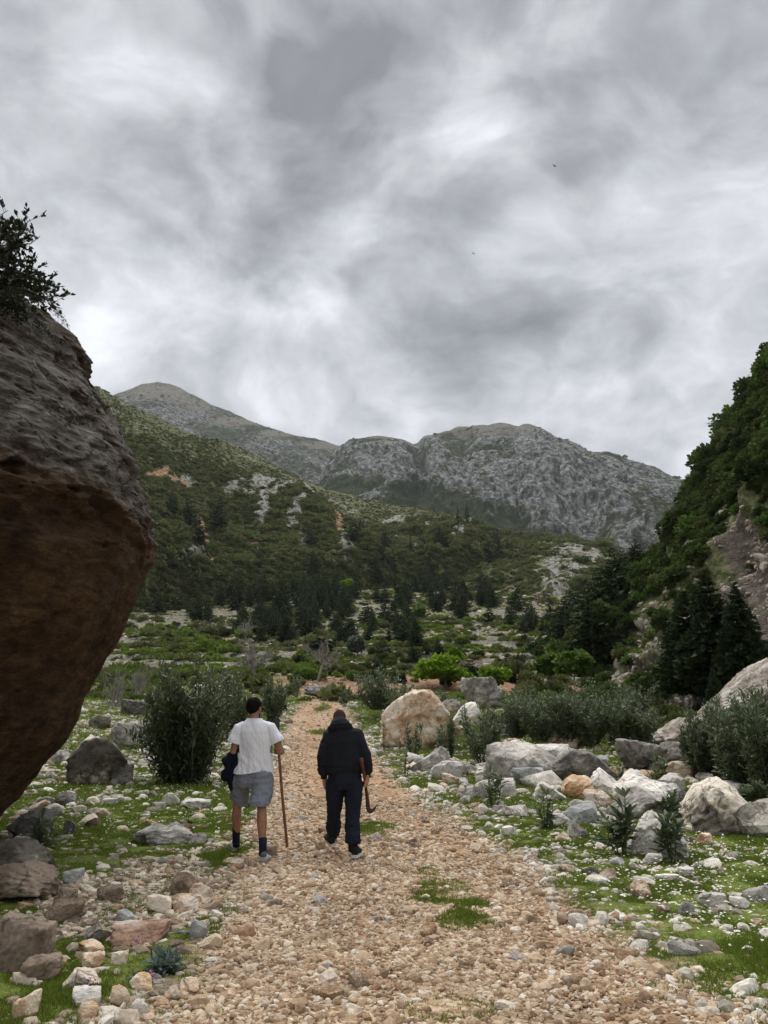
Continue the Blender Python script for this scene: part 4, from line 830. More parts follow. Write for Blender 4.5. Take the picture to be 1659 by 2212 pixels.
def bush_leaves(nleaf, size, lobes, r, w=1., h=1., flat=False):
    """leafy mass: lobes of leaves, thicker to the outside"""
    L = r.normal(size=(lobes, 3)); L = unit(L) * r.uniform(.15, .62, (lobes, 1)); L[:, 2] = np.abs(L[:, 2]) * .9; rad = r.uniform(.28, .52, lobes)
    k = r.integers(0, lobes, nleaf); d = rv(nleaf, r); d[:, 2] = np.where(d[:, 2] < -.4, -d[:, 2], d[:, 2])
    rr = rad[k] * r.uniform(.6, 1.05, nleaf) ** .6
    p = L[k] + d * rr[:, None]
    out = unit(d + rv(nleaf, r) * .8 + np.array([0, 0, .25])); p = p * np.array([w, w, h]); p[:, 2] = np.maximum(p[:, 2], .02)
    s = size * r.uniform(.6, 1.4, nleaf)
    a = out * s[:, None]; b = perp(out, r) * s[:, None] * .38
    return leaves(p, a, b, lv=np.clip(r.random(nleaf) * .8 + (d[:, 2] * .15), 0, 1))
def plain_bush(name, seed, nleaf=900, size=.12, lobes=9, mat='scrub', w=1., h=.9):
    r = np.random.default_rng(seed); return leafmesh(name, bush_leaves(nleaf, size, lobes, r, w, h), LM[mat])

def conifer_mesh(seed, n_wh=17, droop=.25, width=.26, narrow=False, detail=1.0, mat='fir'):
    """unit tall conifer: crown mesh and trunk mesh"""
    r = np.random.default_rng(seed); P0, A0, B0, lv = [], [], [], []
    base = .06; zs = np.linspace(base, .985, n_wh) + r.normal(0, .006, n_wh)
    for z in zs:
        t = (z - base) / (1 - base)
        R0 = (width * (1 - t) ** .85 * (.55 + .45 * min(1, t * 6)) + .008) if not narrow else width * (math.sin(min(1, t * 1.15 + .08) * math.pi) ** .5 * (1 - t * .35) + .02)
        nb = int(max(5, (11 if not narrow else 8) * (1 - t * .5) * detail))
        for j in range(nb):
            az = r.uniform(0, 6.283); L = R0 * r.uniform(.6, 1.22)
            d = np.array([math.cos(az), math.sin(az), 0]); m = max(3, int(7 * detail * (1 - t * .5)))
            s = np.linspace(.12, 1, m)
            up = (.35 if narrow else .12 + .35 * t)
            pts = np.outer(s * L, d); pts[:, 2] += z + s * L * up - droop * L * s * s
            for q in range(3 if detail < 1.2 else 6):
                dd = unit(d[None] * 1.0 + r.normal(0, .5, (m, 3)) + np.array([0, 0, .9 if narrow else -.05])); ln = (L * (.30 if detail < 1.2 else .17) + .012) * r.uniform(.7, 1.3, m)
                P0.append(pts + r.normal(0, .004, (m, 3))); A0.append(dd * ln[:, None]); B0.append(perp(dd, r) * (ln * .26)[:, None]); lv.append(np.clip(r.random(m) * .6 + s * .35, 0, 1))
    cr = leafmesh('crown', leaves(np.concatenate(P0), np.concatenate(A0), np.concatenate(B0), lv=np.concatenate(lv), wide=.45), LM[mat])
    V, F = tube([(0, 0, -.03), (0, 0, .3), (0, 0, .96)], [.016, .011, .002], 6); return cr, mesh('trunk', V, F, BARK)
def branches(seed, n0=5, L=1., lift=.6, depth=4, kink=.35, r0=.035, start=.28, shrink=.72, child=(2, 4), trunk=True, lean=(0, 0)):
    """bare branching skeleton; returns tube parts and twig ends"""
    r = np.random.default_rng(seed); parts, tips = [], []
    def grow(p, d, ln, rad, lev):
        m = 4; pts = [p]; q = p.copy(); dd = d.copy()
        for k in range(m):
            dd = unit(dd + r.normal(0, kink / 2, 3) + np.array([0, 0, .05])); q = q + dd * ln / m; pts.append(q.copy())
        parts.append(tube(pts, np.linspace(rad, rad * .6, m + 1), 5 if lev else 7)); tips.append((np.array(pts), lev))
        if lev < depth:
            for c in range(r.integers(*child) + 1):
                k = r.integers(1, m + 1); nd = unit(dd + r.normal(0, .75, 3) + np.array([0, 0, .12])); grow(pts[k], nd, ln * shrink * r.uniform(.7, 1.15), rad * .55, lev + 1)
    if trunk:
        top = np.array([lean[0] * start, lean[1] * start, start]); parts.append(tube([(0, 0, -.05), top * .5 + np.array([.01, 0, 0]), top], [r0 * 1.25, r0, r0 * .95], 8)); base = top
    else: base = np.zeros(3)
    for k in range(n0):
        az = k * 6.283 / n0 + r.uniform(-.4, .4); grow(base.copy(), unit(np.array([math.cos(az), math.sin(az), lift * r.uniform(.6, 1.5)])), L * .34 * r.uniform(.8, 1.2), r0 * .65, 1)
    return parts, tips
def place(o, u, vb, Y=None, sc=1., rz=None, sink=0.):
    p = hit(u, vb) if Y is None else P(u, vb, Y)
    o.location = (p[0], p[1], p[2] - sink); o.scale = (sc,) * 3 if not hasattr(sc, '__len__') else sc; o.rotation_euler = (0, 0, random.uniform(0, 6.28) if rz is None else rz); return p
def m_per(u, v, Y): d = raydir(u, v); return Y / d[1] / FPX      # metres per photo unit at distance Y

# ---------------- conifers, cypresses
def thing_tree(name, crown, trunk):
    o = empty(name); ob('crown', crown, o); ob('trunk', trunk, o); return o
def surf_hill(Hd, u, s):
    """point of a lofted hill at bearing u and slope position s"""
    U = Hd['U'][0]; j = np.interp(u, U, np.arange(len(U))); i = np.interp(s, Hd['S'][:, 0], np.arange(len(Hd['S']))); i0, j0 = int(i), int(j); i0 = min(i0, Hd['V'].shape[0] - 2); j0 = min(j0, Hd['V'].shape[1] - 2)
    a, b = i - i0, j - j0; V = Hd['V']; return (V[i0, j0] * (1 - a) * (1 - b) + V[i0 + 1, j0] * a * (1 - b) + V[i0, j0 + 1] * (1 - a) * b + V[i0 + 1, j0 + 1] * a * b)
def screen(p):
    d = np.asarray(p) - np.array([0, 0, CAMZ]); f = d[..., 1] * math.cos(PITCH) + d[..., 2] * math.sin(PITCH); up = -d[..., 1] * math.sin(PITCH) + d[..., 2] * math.cos(PITCH)
    return 829.5 + FPX * d[..., 0] / f, 1106 - FPX * up / f
def build_trees():
    fir = [conifer_mesh(k, 16, .2, .23 + .03 * (k % 3)) for k in range(6)]
    cyp = [conifer_mesh(20 + k, 22, .0, .075 + .012 * (k % 2), True, mat='cypress') for k in range(3)]
    protos = [thing_tree('fir_tree', *f) for f in fir]; cps = [thing_tree('cypress_tree', *c) for c in cyp]
    used = set()
    def put(pl, k, loc, h, lab, grp, cat, wide=1.):
        src = pl[k]; o = src if src.name not in used else copy_tree(src); used.add(src.name) if o is src else None
        o.location = loc; hh = h; o.scale = (hh * wide, hh * wide, hh); o.rotation_euler = (0, 0, random.uniform(0, 6.28)); tag(o, lab, cat, grp); return o
    rr = random.Random(5)
    # single conifers standing clear: (u, base v, height, kind, width, label)
    for (u, v, h, k, w, lab) in [(822, 1462, 38, 0, 1.5, 'small round topped fir directly above the dark oleander clump by the path end'), (945, 1414, 36, 1, 1.7, 'squat dark fir standing alone on the terraces'), (891, 1432, 44, 2, 1.4, 'small fir standing alone just left of the bright green tree'),
                            (820, 1427, 42, 3, 1.6, 'left one of two small touching firs on the terraces'), (842, 1425, 36, 4, 1.6, 'right one of two small touching firs on the terraces'), (922, 1414, 30, 5, 1.2, 'slim little fir left of the squat dark one'), (1017, 1482, 72, 0, 1.2, 'dark fir between the two bright green trees'),
                            (897, 1402, 64, 2, 1.1, 'pointed fir at the right end of the terrace grove'), (640, 1480, 34, 1, 1.6, 'small rounded conifer above the left oleanders'), (1093, 1450, 52, 3, .9, 'narrow fir on the stony slope right of the second green tree')]:
        p = hit(u, v); sc = h * m_per(u, v, p[1]); put(protos, k, p - np.array([0, 0, .1]), sc, lab, None, 'tree', w)
    for (u, v, h, lab) in [(1119, 1462, 52, 'short dark cypress beside the bare tree on the stony slope'), (1190, 1352, 92, 'tallest cypress, standing below the white rocky knoll'), (1150, 1345, 50, 'cypress left of the tallest one below the rocky knoll'), (1208, 1350, 56, 'cypress touching the right side of the tallest one'), (1160, 1352, 40, 'shorter cypress left of the tallest one')]:
        p = hit(u, v); sc = h * m_per(u, v, p[1]); put(cps, rr.randrange(3), p - np.array([0, 0, .1]), sc, lab, None, 'tree')
    # groves on the valley slope
    n = 0; G1 = 'dark firs of the wood below the hillside'
    cells = [(330, 420, 1262, 1330, 12), (400, 480, 1290, 1345, 9), (470, 620, 1268, 1372, 30), (560, 760, 1290, 1395, 46), (640, 800, 1270, 1340, 16), (790, 905, 1345, 1402, 20), (800, 880, 1300, 1350, 8), (860, 1060, 1270, 1325, 30), (980, 1130, 1290, 1350, 18), (1130, 1260, 1330, 1400, 16), (300, 345, 1320, 1350, 4)]
    for (u0, u1, v0, v1, cnt), where in zip(cells, ['under the orange cliff at the left end of the wood', 'beside the giant boulder at the front edge of the wood', 'behind the smaller bare brown tree', 'behind the largest bare tree', 'in the middle of the wood below the lone lime green tree', 'in the grove standing out on the terraces', 'at the top of the terrace grove', 'above the terraces, right of the lime green tree', 'in the wood left of the rocky knoll', 'below the white rocky knoll', 'poking out just beside the giant boulder']):
        for k in range(cnt):
            u = rr.uniform(u0, u1); v = rr.uniform(v0, v1); p = hit(u, v, 60); sc = rr.uniform(38, 74) * (1 if u < 800 else .78) * m_per(u, v, p[1])
            sc = min(sc, 16); wd = rr.uniform(.85, 1.3); put(protos, rr.randrange(6), p - np.array([0, 0, .15]), sc, ('broad ' if wd > 1.12 else 'slender ') + 'dark fir ' + where, G1, 'tree', wd); n += 1
    for k in range(22):
        u = rr.uniform(740, 1240); s = rr.uniform(0.02, .22) if u < 1150 else .05; p = surf_hill(LH, u, s); put(cps, rr.randrange(3), p, rr.uniform(9, 17), 'thin dark cypress standing among the firs', 'cypresses among the firs', 'tree')
    for k in range(18):
        u = rr.uniform(340, 1100); s = rr.uniform(0.01, .16); p = surf_hill(LH, u, s); put(protos, rr.randrange(6), p, rr.uniform(9, 15), 'dark fir standing higher up at the back of the wood, ' + ('left part' if u < 600 else 'middle part' if u < 850 else 'right part'), G1, 'tree', rr.uniform(.8, 1.2))
    # big firs on the right slope
    bigs = [thing_tree('fir_tree', *conifer_mesh(60 + k, 34, .28, .27, detail=1.7)) for k in range(3)]
    for i, (u, v, h, Y, w, lab) in enumerate([(1500, 1506, 230, 40, 1.15, 'tall dark fir, leftmost of the three against the pink bank'), (1552, 1500, 262, 38, 1.15, 'tallest dark fir in the middle of the three against the pink bank'), (1610, 1470, 205, 36, 1.1, 'dark fir, rightmost of the three against the pink bank'),
                                  (1556, 1600, 150, 27, .9, 'young fir with level branches in front of the scree rock'), (1475, 1500, 130, 42, 1.2, 'low bushy fir left of the three tall ones')]):
        o = bigs[i % 3] if i < 3 else copy_tree(bigs[i % 3]); sc = h * m_per(u, v, Y); p = P(u, v, Y); o.location = p; o.scale = (sc * w, sc * w, sc); o.rotation_euler = (0, 0, i * 1.3); tag(o, lab, 'tree')
    # dark conifers on the lower right slope, hung over rocks
    for k, (u, s) in enumerate([(1215, .30), (1235, .2), (1250, .35), (1262, .15), (1280, .3), (1300, .45), (1320, .25), (1345, .55), (1200, .5), (1225, .6), (1290, .62), (1330, .75), (1380, .8), (1268, .75), (1310, .1), (1240, .85), (1215, .9), (1350, .32), (1395, .5)]):
        p = surf_hill(RH, u, s); put(protos, k % 6, p - np.array([0, 0, .3]), rr.uniform(5, 8.5), 'bushy dark fir on the lower part of the right slope', 'firs on the right slope', 'tree', 1.5)
build_trees()

# ---------------- broadleaved and bare trees
def leafy_tree(name, u, vb, w, h, seed, mat, label, nleaf=7000, leaf=.05, Y=None, flat=.75, cat='tree', trunk_h=.3):
    p = hit(u, vb) if Y is None else P(u, vb, Y); mp = m_per(u, vb, p[1]); W, H = w * mp, h * mp
    o = empty(name, (p[0], p[1], p[2] - .05)); r = np.random.default_rng(seed)
    parts, tips = branches(seed, 5, 1., .5, 3, .3, .03, trunk_h); V, F = join_parts(parts); V = V * np.array([W * .75, W * .75, H * .95]); ob('trunk', mesh('trunk', V, F, BARK), o)
    lob = 26; L = r.normal(size=(lob, 3)) ; L = unit(L) * r.uniform(.2, .9, (lob, 1)); L[:, 2] = L[:, 2] * .35 + .62; L[:, :2] *= .42 
    k = r.integers(0, lob, nleaf); d = rv(nleaf, r); rad = r.uniform(.12, .2, lob)[k] * r.uniform(.3, 1, nleaf) ** .5
    q = L[k] + d * rad[:, None] * np.array([1.1, 1.1, .55]); q = np.clip(q, [-.55, -.55, .12], [.55, .55, 1.02]); q = q * np.array([W, W, H])
    out = unit(rv(nleaf, r) * np.array([1, 1, .35]) + d * .3); s = leaf * r.uniform(.6, 1.4, nleaf)
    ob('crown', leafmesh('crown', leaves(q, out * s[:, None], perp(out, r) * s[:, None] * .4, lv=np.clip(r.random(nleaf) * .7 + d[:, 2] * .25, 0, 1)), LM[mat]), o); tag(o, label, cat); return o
leafy_tree('broadleaved_tree', 962, 1490, 130, 72, 5, 'fresh', 'wide bright lime green tree behind the huge tan boulder', 9000, .34)
leafy_tree('broadleaved_tree', 1068, 1495, 74, 56, 6, 'fresh', 'smaller bright green tree right of the knobbly rock outcrop', 4500, .30)
leafy_tree('broadleaved_tree', 985, 1436, 26, 44, 7, 'fresh', 'thin yellow green sapling behind the wide lime green tree', 700, .45)
leafy_tree('broadleaved_tree', 752, 1286, 30, 36, 8, 'fresh', 'distant round lime green tree alone in the dark wood', 1800, 1.0)
leafy_tree('broadleaved_tree', 772, 1424, 44, 50, 9, 'silver', 'small grey green olive tree right of the largest bare tree', 2500, .42)
leafy_tree('broadleaved_tree', 695, 1416, 60, 36, 10, 'dark', 'low dark evergreen tree behind the largest bare tree', 2200, .5)
leafy_tree('broadleaved_tree', 905, 1340, 34, 30, 11, 'mid', 'rounded mid green tree at the top of the terraces', 1500, .8)
leafy_tree('broadleaved_tree', 870, 1295, 40, 40, 12, 'scrub', 'round olive green tree at the edge of the wood', 1800, 1.0)
leafy_tree('broadleaved_tree', 1240, 1475, 80, 74, 13, 'mid', 'green bushy tree at the foot of the right slope', 5000, .3, Y=50)
leafy_tree('broadleaved_tree', 1185, 1480, 60, 70, 14, 'mid', 'yellowish green bushy tree behind the oleander band', 3500, .32, Y=55)
def bare_tree(u, vb, w, h, seed, label, lean=(0, 0), th=.28, Y=None, cat='tree', n0=6, depth=4):
    p = hit(u, vb) if Y is None else P(u, vb, Y); mp = m_per(u, vb, p[1]); W, H = w * mp, h * mp; o = empty('bare_tree', (p[0], p[1], p[2] - .05))
    parts, tips = branches(seed, n0, 1., .75, depth, .4, .034, th, child=(2, 4), lean=lean); V, F = join_parts(parts)
    ext = np.abs(V[:, 0]).max(); V = V / np.array([ext * 2, ext * 2, V[:, 2].max()]) * np.array([W, W, H])
    nt = len(parts[0][0]); ob('trunk', mesh('trunk', V[:nt], parts[0][1], GREYBARK, smooth=True), o)
    ob('branches', mesh('branches', V[nt:], F[len(parts[0][1]):] - nt, GREYBARK), o); tag(o, label, cat); return o
bare_tree(547, 1476, 106, 108, 31, 'bare pale tree with a straight trunk in the middle of the field')
bare_tree(684, 1472, 118, 100, 37, 'largest bare tree, with pale crooked limbs reaching right above the path end', lean=(.5, 0))
bare_tree(530, 1384, 76, 58, 33, 'smaller bare brown tree at the edge of the fir wood', th=.15)
bare_tree(1140, 1445, 30, 40, 34, 'little leaning dead tree on the stony slope', lean=(.6, 0), n0=3, depth=2)
# bare brushwood left of the oleander
def brushwood(u, vb, w, h, seed, label, n=26, Y=None):
    p = hit(u, vb) if Y is None else P(u, vb, Y); mp = m_per(u, vb, p[1]); W, H = w * mp, h * mp; r = np.random.default_rng(seed); o = empty('bare_shrub', p)
    parts = []
    for k in range(n):
        b = np.array([r.normal(0, .14), r.normal(0, .14), -.05]); d = unit(np.array([r.normal(.05, .35), r.normal(0, .3), 1.])); L = r.uniform(.5, 1.1)
        pts = [b + d * L * t + np.array([r.normal(0, .02), 0, 0]) for t in np.linspace(0, 1, 5)]; parts.append(tube(pts, np.linspace(.022 * r.uniform(.4, 1.3), .004, 5), 5))
        for j in range(4):
            q = pts[r.integers(1, 5)]; dd = unit(d + r.normal(0, .5, 3)); parts.append(tube([q, q + dd * .15, q + dd * .32], [.006, .004, .002], 4))
    V, F = join_parts(parts); V = V * np.array([W, W, H]); ob('stems', mesh('stems', V, F, GREYBARK), o); tag(o, label, 'shrub')
brushwood(245, 1522, 70, 80, 3, 'bare shrub of pale leaning sticks beside the giant boulder', Y=27)
brushwood(300, 1498, 50, 58, 4, 'bare brown twiggy shrub right of the leaning sticks', 40, Y=30)

# ---------------- oleanders
def oleander(name, u, vb, w, h, seed, label, stems=14, per=60, leaf=.13, Y=None, group=None, cat='shrub', mat='oleander', low=.25, cluster=1.):
    p = hit(u, vb) if Y is None else P(u, vb, Y); mp = m_per(u, vb, p[1]); W, H = w * mp * 1.08, h * mp * (1.0 if group == 'oleanders in the thicket below the right slope' else 1.14 if h > 60 else 1.05); r = np.random.default_rng(seed); young = stems <= 7; per = int(per * (.62 if young else 1.3)); leaf = leaf * (1.4 if young else 1.)
    o = empty(name, (p[0], p[1], p[2] - .03)); parts, C, A, B, LV = [], [], [], [], []
    for k in range(stems):
        az = r.uniform(0, 6.283); rad = math.sqrt(r.random()); hh = H * r.uniform(.42, 1.0) * (1 - .22 * rad ** 2)
        b = np.array([math.cos(az), math.sin(az), 0]) * rad * W * .16; t = np.array([math.cos(az), math.sin(az), 0]) * rad * (W * .5) * r.uniform(.7, 1.15); t[2] = hh
        mid = b * .45 + t * .5 + np.array([r.normal(0, .07) * W, r.normal(0, .07) * W, 0]); pts = np.array([b, (b + mid) / 2 + [0, 0, .02], mid, (mid + t) / 2 + unit(t - b) * .01, t]); pts[:, 2] = np.array([0, .26, .52, .77, 1]) * hh
        parts.append(tube(pts, np.linspace(.010, .003, 5) * (1 + H * .25), 4))
        n = per; s = low + (1 - low) * r.random(n) ** .8; kq = (7 if young else 14) * H ** .5; s = np.round(s * kq) / kq; s = np.clip(s, low * .8, 1)
        q = np.stack([np.interp(s, [0, .25, .5, .75, 1], pts[:, c]) for c in range(3)], 1)
        if H > 1.0: q = q + r.normal(0, .07 * W / 2 * cluster, (n, 3)) * np.array([1, 1, .5])
        az2 = r.uniform(0, 6.283, n); el = r.normal(.35 if young else .5, .25 if young else .4, n) + (s - .5) * .9; d = np.stack([np.cos(az2) * np.cos(el), np.sin(az2) * np.cos(el), np.sin(el)], 1)
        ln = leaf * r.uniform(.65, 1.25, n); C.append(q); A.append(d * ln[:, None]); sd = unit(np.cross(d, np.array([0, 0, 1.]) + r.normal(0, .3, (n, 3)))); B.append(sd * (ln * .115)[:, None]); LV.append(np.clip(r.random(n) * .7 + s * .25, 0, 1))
    # leaves with a drooping tip: two quads each
    C, A, B, LV = map(np.concatenate, (C, A, B, LV)); N = len(C); dz = np.array([0, 0, -1.]) * np.linalg.norm(A, axis=1)[:, None] * .16
    V = np.stack([C, C + A * .45 + B, C + A * .45 - B, C + A * .8 + B * .7 + dz * .5, C + A * .8 - B * .7 + dz * .5, C + A + dz], 1).reshape(-1, 3); i = np.arange(N)[:, None] * 6
    F = np.concatenate([i + [0, 1, 2, 2], i + [1, 3, 4, 2], i + [3, 5, 4, 4]]);
    F3 = np.concatenate([i + [0, 1, 2], i + [1, 3, 4], i + [1, 4, 2], i + [3, 5, 4]])
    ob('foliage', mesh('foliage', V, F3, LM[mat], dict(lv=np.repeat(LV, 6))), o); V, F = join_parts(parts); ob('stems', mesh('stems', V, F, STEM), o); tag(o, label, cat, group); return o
OL = 'oleander_shrub'
oleander(OL, 395, 1696, 205, 250, 1, 'huge dark oleander bush on the left verge, its top nearly reaching the field', 70, 125, .20, low=.06)
oleander(OL, 500, 1600, 90, 150, 2, 'dark oleander right behind the huge one, left of the man in the white shirt', 26, 80, .17, Y=23, low=.1)
oleander(OL, 588, 1560, 70, 88, 3, 'round oleander left of the path above the two men', 24, 60, .2, Y=31, low=.08)
oleander(OL, 470, 1560, 80, 110, 4, 'dim oleander between the huge bush and the field', 22, 70, .2, Y=28, low=.08)
oleander(OL, 560, 1600, 36, 60, 5, 'small oleander behind the white shirted man', 9, 40, .15, Y=22)
oleander(OL, 640, 1505, 30, 44, 6, 'small dark oleander at the left corner of the path end', 10, 40, .2, Y=48)
oleander(OL, 822, 1532, 118, 78, 7, 'broad dark oleander clump at the right side of the path end', 40, 70, .26, Y=44, low=.05)
oleander(OL, 745, 1526, 26, 34, 8, 'low oleander tuft at the right edge of the far path', 8, 36, .18, Y=42)
oleander(OL, 905, 1530, 120, 46, 9, 'low dark oleander hedge just behind the huge tan boulder', 34, 60, .25, Y=36, low=.05)
oleander(OL, 895, 1640, 48, 76, 10, 'oleander shoots in front of the left half of the huge tan boulder', 9, 40, .16)
oleander(OL, 972, 1652, 60, 112, 11, 'upright oleander covering the right end of the huge tan boulder', 13, 52, .17)
oleander(OL, 1052, 1662, 104, 132, 12, 'broad leafy oleander right of the huge tan boulder', 22, 60, .18)
oleander(OL, 828, 1624, 14, 72, 13, 'thin dry stemmed oleander left of the huge tan boulder', 3, 26, .11)
oleander(OL, 874, 1684, 24, 72, 14, 'thin young oleander at the path edge below the huge tan boulder', 3, 34, .12)
oleander(OL, 1064, 1746, 46, 74, 15, 'young dark oleander in turf nearest the path on the right', 7, 40, .13)
oleander(OL, 1178, 1792, 46, 80, 16, 'young oleander between the path and the white sloping rock', 5, 36, .13)
oleander(OL, 1345, 1852, 54, 132, 17, 'tall young oleander left of the bright white boulder', 7, 50, .14)
oleander(OL, 1452, 1868, 54, 110, 18, 'young oleander with star shaped shoots in front of the bright white boulder', 5, 46, .15)
oleander(OL, 1452, 1778, 44, 72, 19, 'oleander shoot in front of the long mottled boulder', 4, 40, .15)
oleander(OL, 1345, 1706, 34, 48, 20, 'oleander tuft before the broad dark boulder', 4, 34, .14)
oleander(OL, 1432, 1700, 50, 72, 21, 'oleander in front of the undercut dark boulder', 7, 40, .14)
oleander(OL, 407, 1790, 16, 38, 22, 'tiny oleander sprout among the white rocks on the left', 2, 26, .10)
oleander(OL, 92, 1832, 40, 66, 23, 'young oleander in front of the dimpled dark rock', 5, 36, .13)
for i, (u, v, w, h, Y, lab) in enumerate([(1110, 1592, 90, 96, 30, 'oleander at the left end of the band below the right slope'), (1165, 1600, 96, 112, 29, 'oleander second from the left in the band below the right slope'), (1222, 1600, 96, 110, 28.5, 'oleander in the band, directly behind the domed tan grey boulder'), (1278, 1606, 96, 116, 28, 'oleander in the middle of the band behind the dark grey rock'),
        (1335, 1608, 100, 112, 27.5, 'oleander in the band right of its middle'), (1388, 1606, 90, 96, 27, 'last oleander of the band, next to the crumbling pink bank'), (1135, 1560, 120, 80, 38, 'oleander behind the band, at its left'), (1250, 1545, 140, 84, 38, 'oleander behind the band, at its middle'), (1360, 1540, 120, 70, 37, 'oleander behind the band, under the pink cliff'),
        (1062, 1600, 70, 70, 31, 'dark oleander between the pointed pale rock and the band')]):
    oleander(OL, u, v, w, h, 40 + i, lab, 30, 62, .19, Y=Y, low=.05, group='oleanders in the thicket below the right slope')
for i, (u, v, w, h, Y, lab) in enumerate([(1535, 1690, 110, 170, 19, 'dark oleander at the left of the right edge thicket'), (1610, 1720, 130, 200, 16.5, 'big dark oleander behind the lichen blotched boulder'), (1680, 1740, 120, 240, 15.5, 'tallest oleander, cut by the right edge'), (1575, 1640, 110, 120, 23, 'oleander under the scree rock'), (1650, 1640, 110, 130, 22, 'oleander under the scree rock, cut by the right edge'), (1640, 1780, 70, 80, 15.0, 'low oleander squeezed behind the right end of the blotched boulder')]):
    oleander(OL, u, v, w, h, 60 + i, lab, 40, 95, .165, Y=Y, low=.05, group='oleanders of the right edge thicket')
oleander('thistle', 350, 2102, 84, 44, 80, 'blue green thistle clump in the turf of the lower left verge', 26, 16, .085, mat='thistle', low=.05, cat='plant')
oleander('thistle', 300, 2130, 50, 26, 81, 'smaller grey green thistle left of the bigger clump', 14, 14, .07, mat='thistle', low=.05, cat='plant')
oleander('thistle', 1300, 1830, 44, 24, 82, 'grey green thistle in the turf on the right', 12, 14, .07, mat='thistle', low=.05, cat='plant')

# shrub on top of the giant boulder
def top_shrub():
    cx, cy, zs, rs = CL; o = empty('boulder_shrub'); r = np.random.default_rng(9); Y = 8.4
    parts, C, A, B = [], [], [], []
    root = P(-70, 640, Y)
    ends = [(40, 478), (88, 512), (60, 540), (85, 590), (105, 628), (122, 658), (20, 470), (5, 455), (70, 560), (110, 640), (-20, 430), (30, 520), (50, 600), (90, 645), (10, 560), (60, 480), (118, 652), (-40, 480), (76, 575), (66, 500), (20, 600), (100, 610), (0, 500), (45, 640)]
    for e in ends:
        t = P(e[0], e[1], Y + r.uniform(-.5, .5)); pts = [root]; 
        for s in np.linspace(.2, 1, 6): pts.append(root * (1 - s) + t * s + r.normal(0, .035, 3) + np.array([0, 0, .10 * math.sin(s * 3.1)]))
        parts.append(tube(pts, np.linspace(.022, .004, 7), 4)); pts = np.array(pts)
        for j in range(20):
            s = r.uniform(.15, 1); q = np.array([np.interp(s * 6, np.arange(7), pts[:, c]) for c in range(3)]); d = unit(r.normal(0, 1, 3) + unit(t - root) * .7); L = r.uniform(.10, .26); parts.append(tube([q, q + d * L], [.004, .002], 3))
            k = 9; ss = r.uniform(.2, 1.05, k)[:, None]; cc = q + d * L * ss; dd = unit(rv(k, r) * .9 + d + np.array([0, 0, .3])); ln = r.uniform(.045, .085, k)
            C.append(cc); A.append(dd * ln[:, None]); B.append(perp(dd, r) * (ln * .26)[:, None])
    ob('foliage', leafmesh('foliage', leaves(np.concatenate(C), np.concatenate(A), np.concatenate(B)), LM['dark']), o); V, F = join_parts(parts); ob('stems', mesh('stems', V, F, BARK), o)
    tag(o, 'sparse dark shrub growing out of the top of the giant boulder against the sky', 'shrub')
    for (u, v, w, h, lab, sd) in [(15, 668, 110, 56, 'dense dark ivy cushion on the top of the giant boulder', 1), (88, 712, 40, 26, 'small tuft clinging below the top of the giant boulder', 2), (128, 690, 22, 16, 'tiny sprig on the shoulder of the giant boulder', 3)]:
        Yc = {1: 7.0, 2: 7.6, 3: 8.3}[sd]; p = P(u, v, Yc); mp = m_per(u, v, Yc); V, F, lv = bush_leaves(1600 if sd == 1 else 400, .09, 9, np.random.default_rng(sd), 1, 1)
        tag(ob('cushion_plant', mesh('cushion_plant', V * np.array([w * mp * .6, .5, h * mp]), F, LM['dark'], dict(lv=lv)), loc=p), lab, 'plant')
top_shrub()

# ---------------- scrub covering the slopes
def hill_pts(Hd, n, dens, seed, smax=1.02, pw=1.):
    r = np.random.default_rng(seed); V = Hd['V']; ni, nj = V.shape[:2]; imax = np.searchsorted(Hd['S'][:, 0], smax) - 2
    i = r.uniform(0, imax, n); j = r.uniform(0, nj - 1.01, n); i0 = i.astype(int); j0 = j.astype(int); a, b = (i - i0)[:, None], (j - j0)[:, None]
    bl = lambda X: X[i0, j0] * (1 - a) * (1 - b) + X[i0 + 1, j0] * a * (1 - b) + X[i0, j0 + 1] * (1 - a) * b + X[i0 + 1, j0 + 1] * a * b
    p = bl(V); at = {k: X[i0, j0] for k, X in Hd['at'].items()}; s = Hd['S'][i0, 0]; k = r.random(n) < dens(p, at, s); return p[k], s[k], r, {q: X[k] for q, X in at.items()}
def er(r, n, t=.2): return np.stack([r.normal(0, t, n), r.normal(0, t, n), r.uniform(0, 6.28, n)], -1)
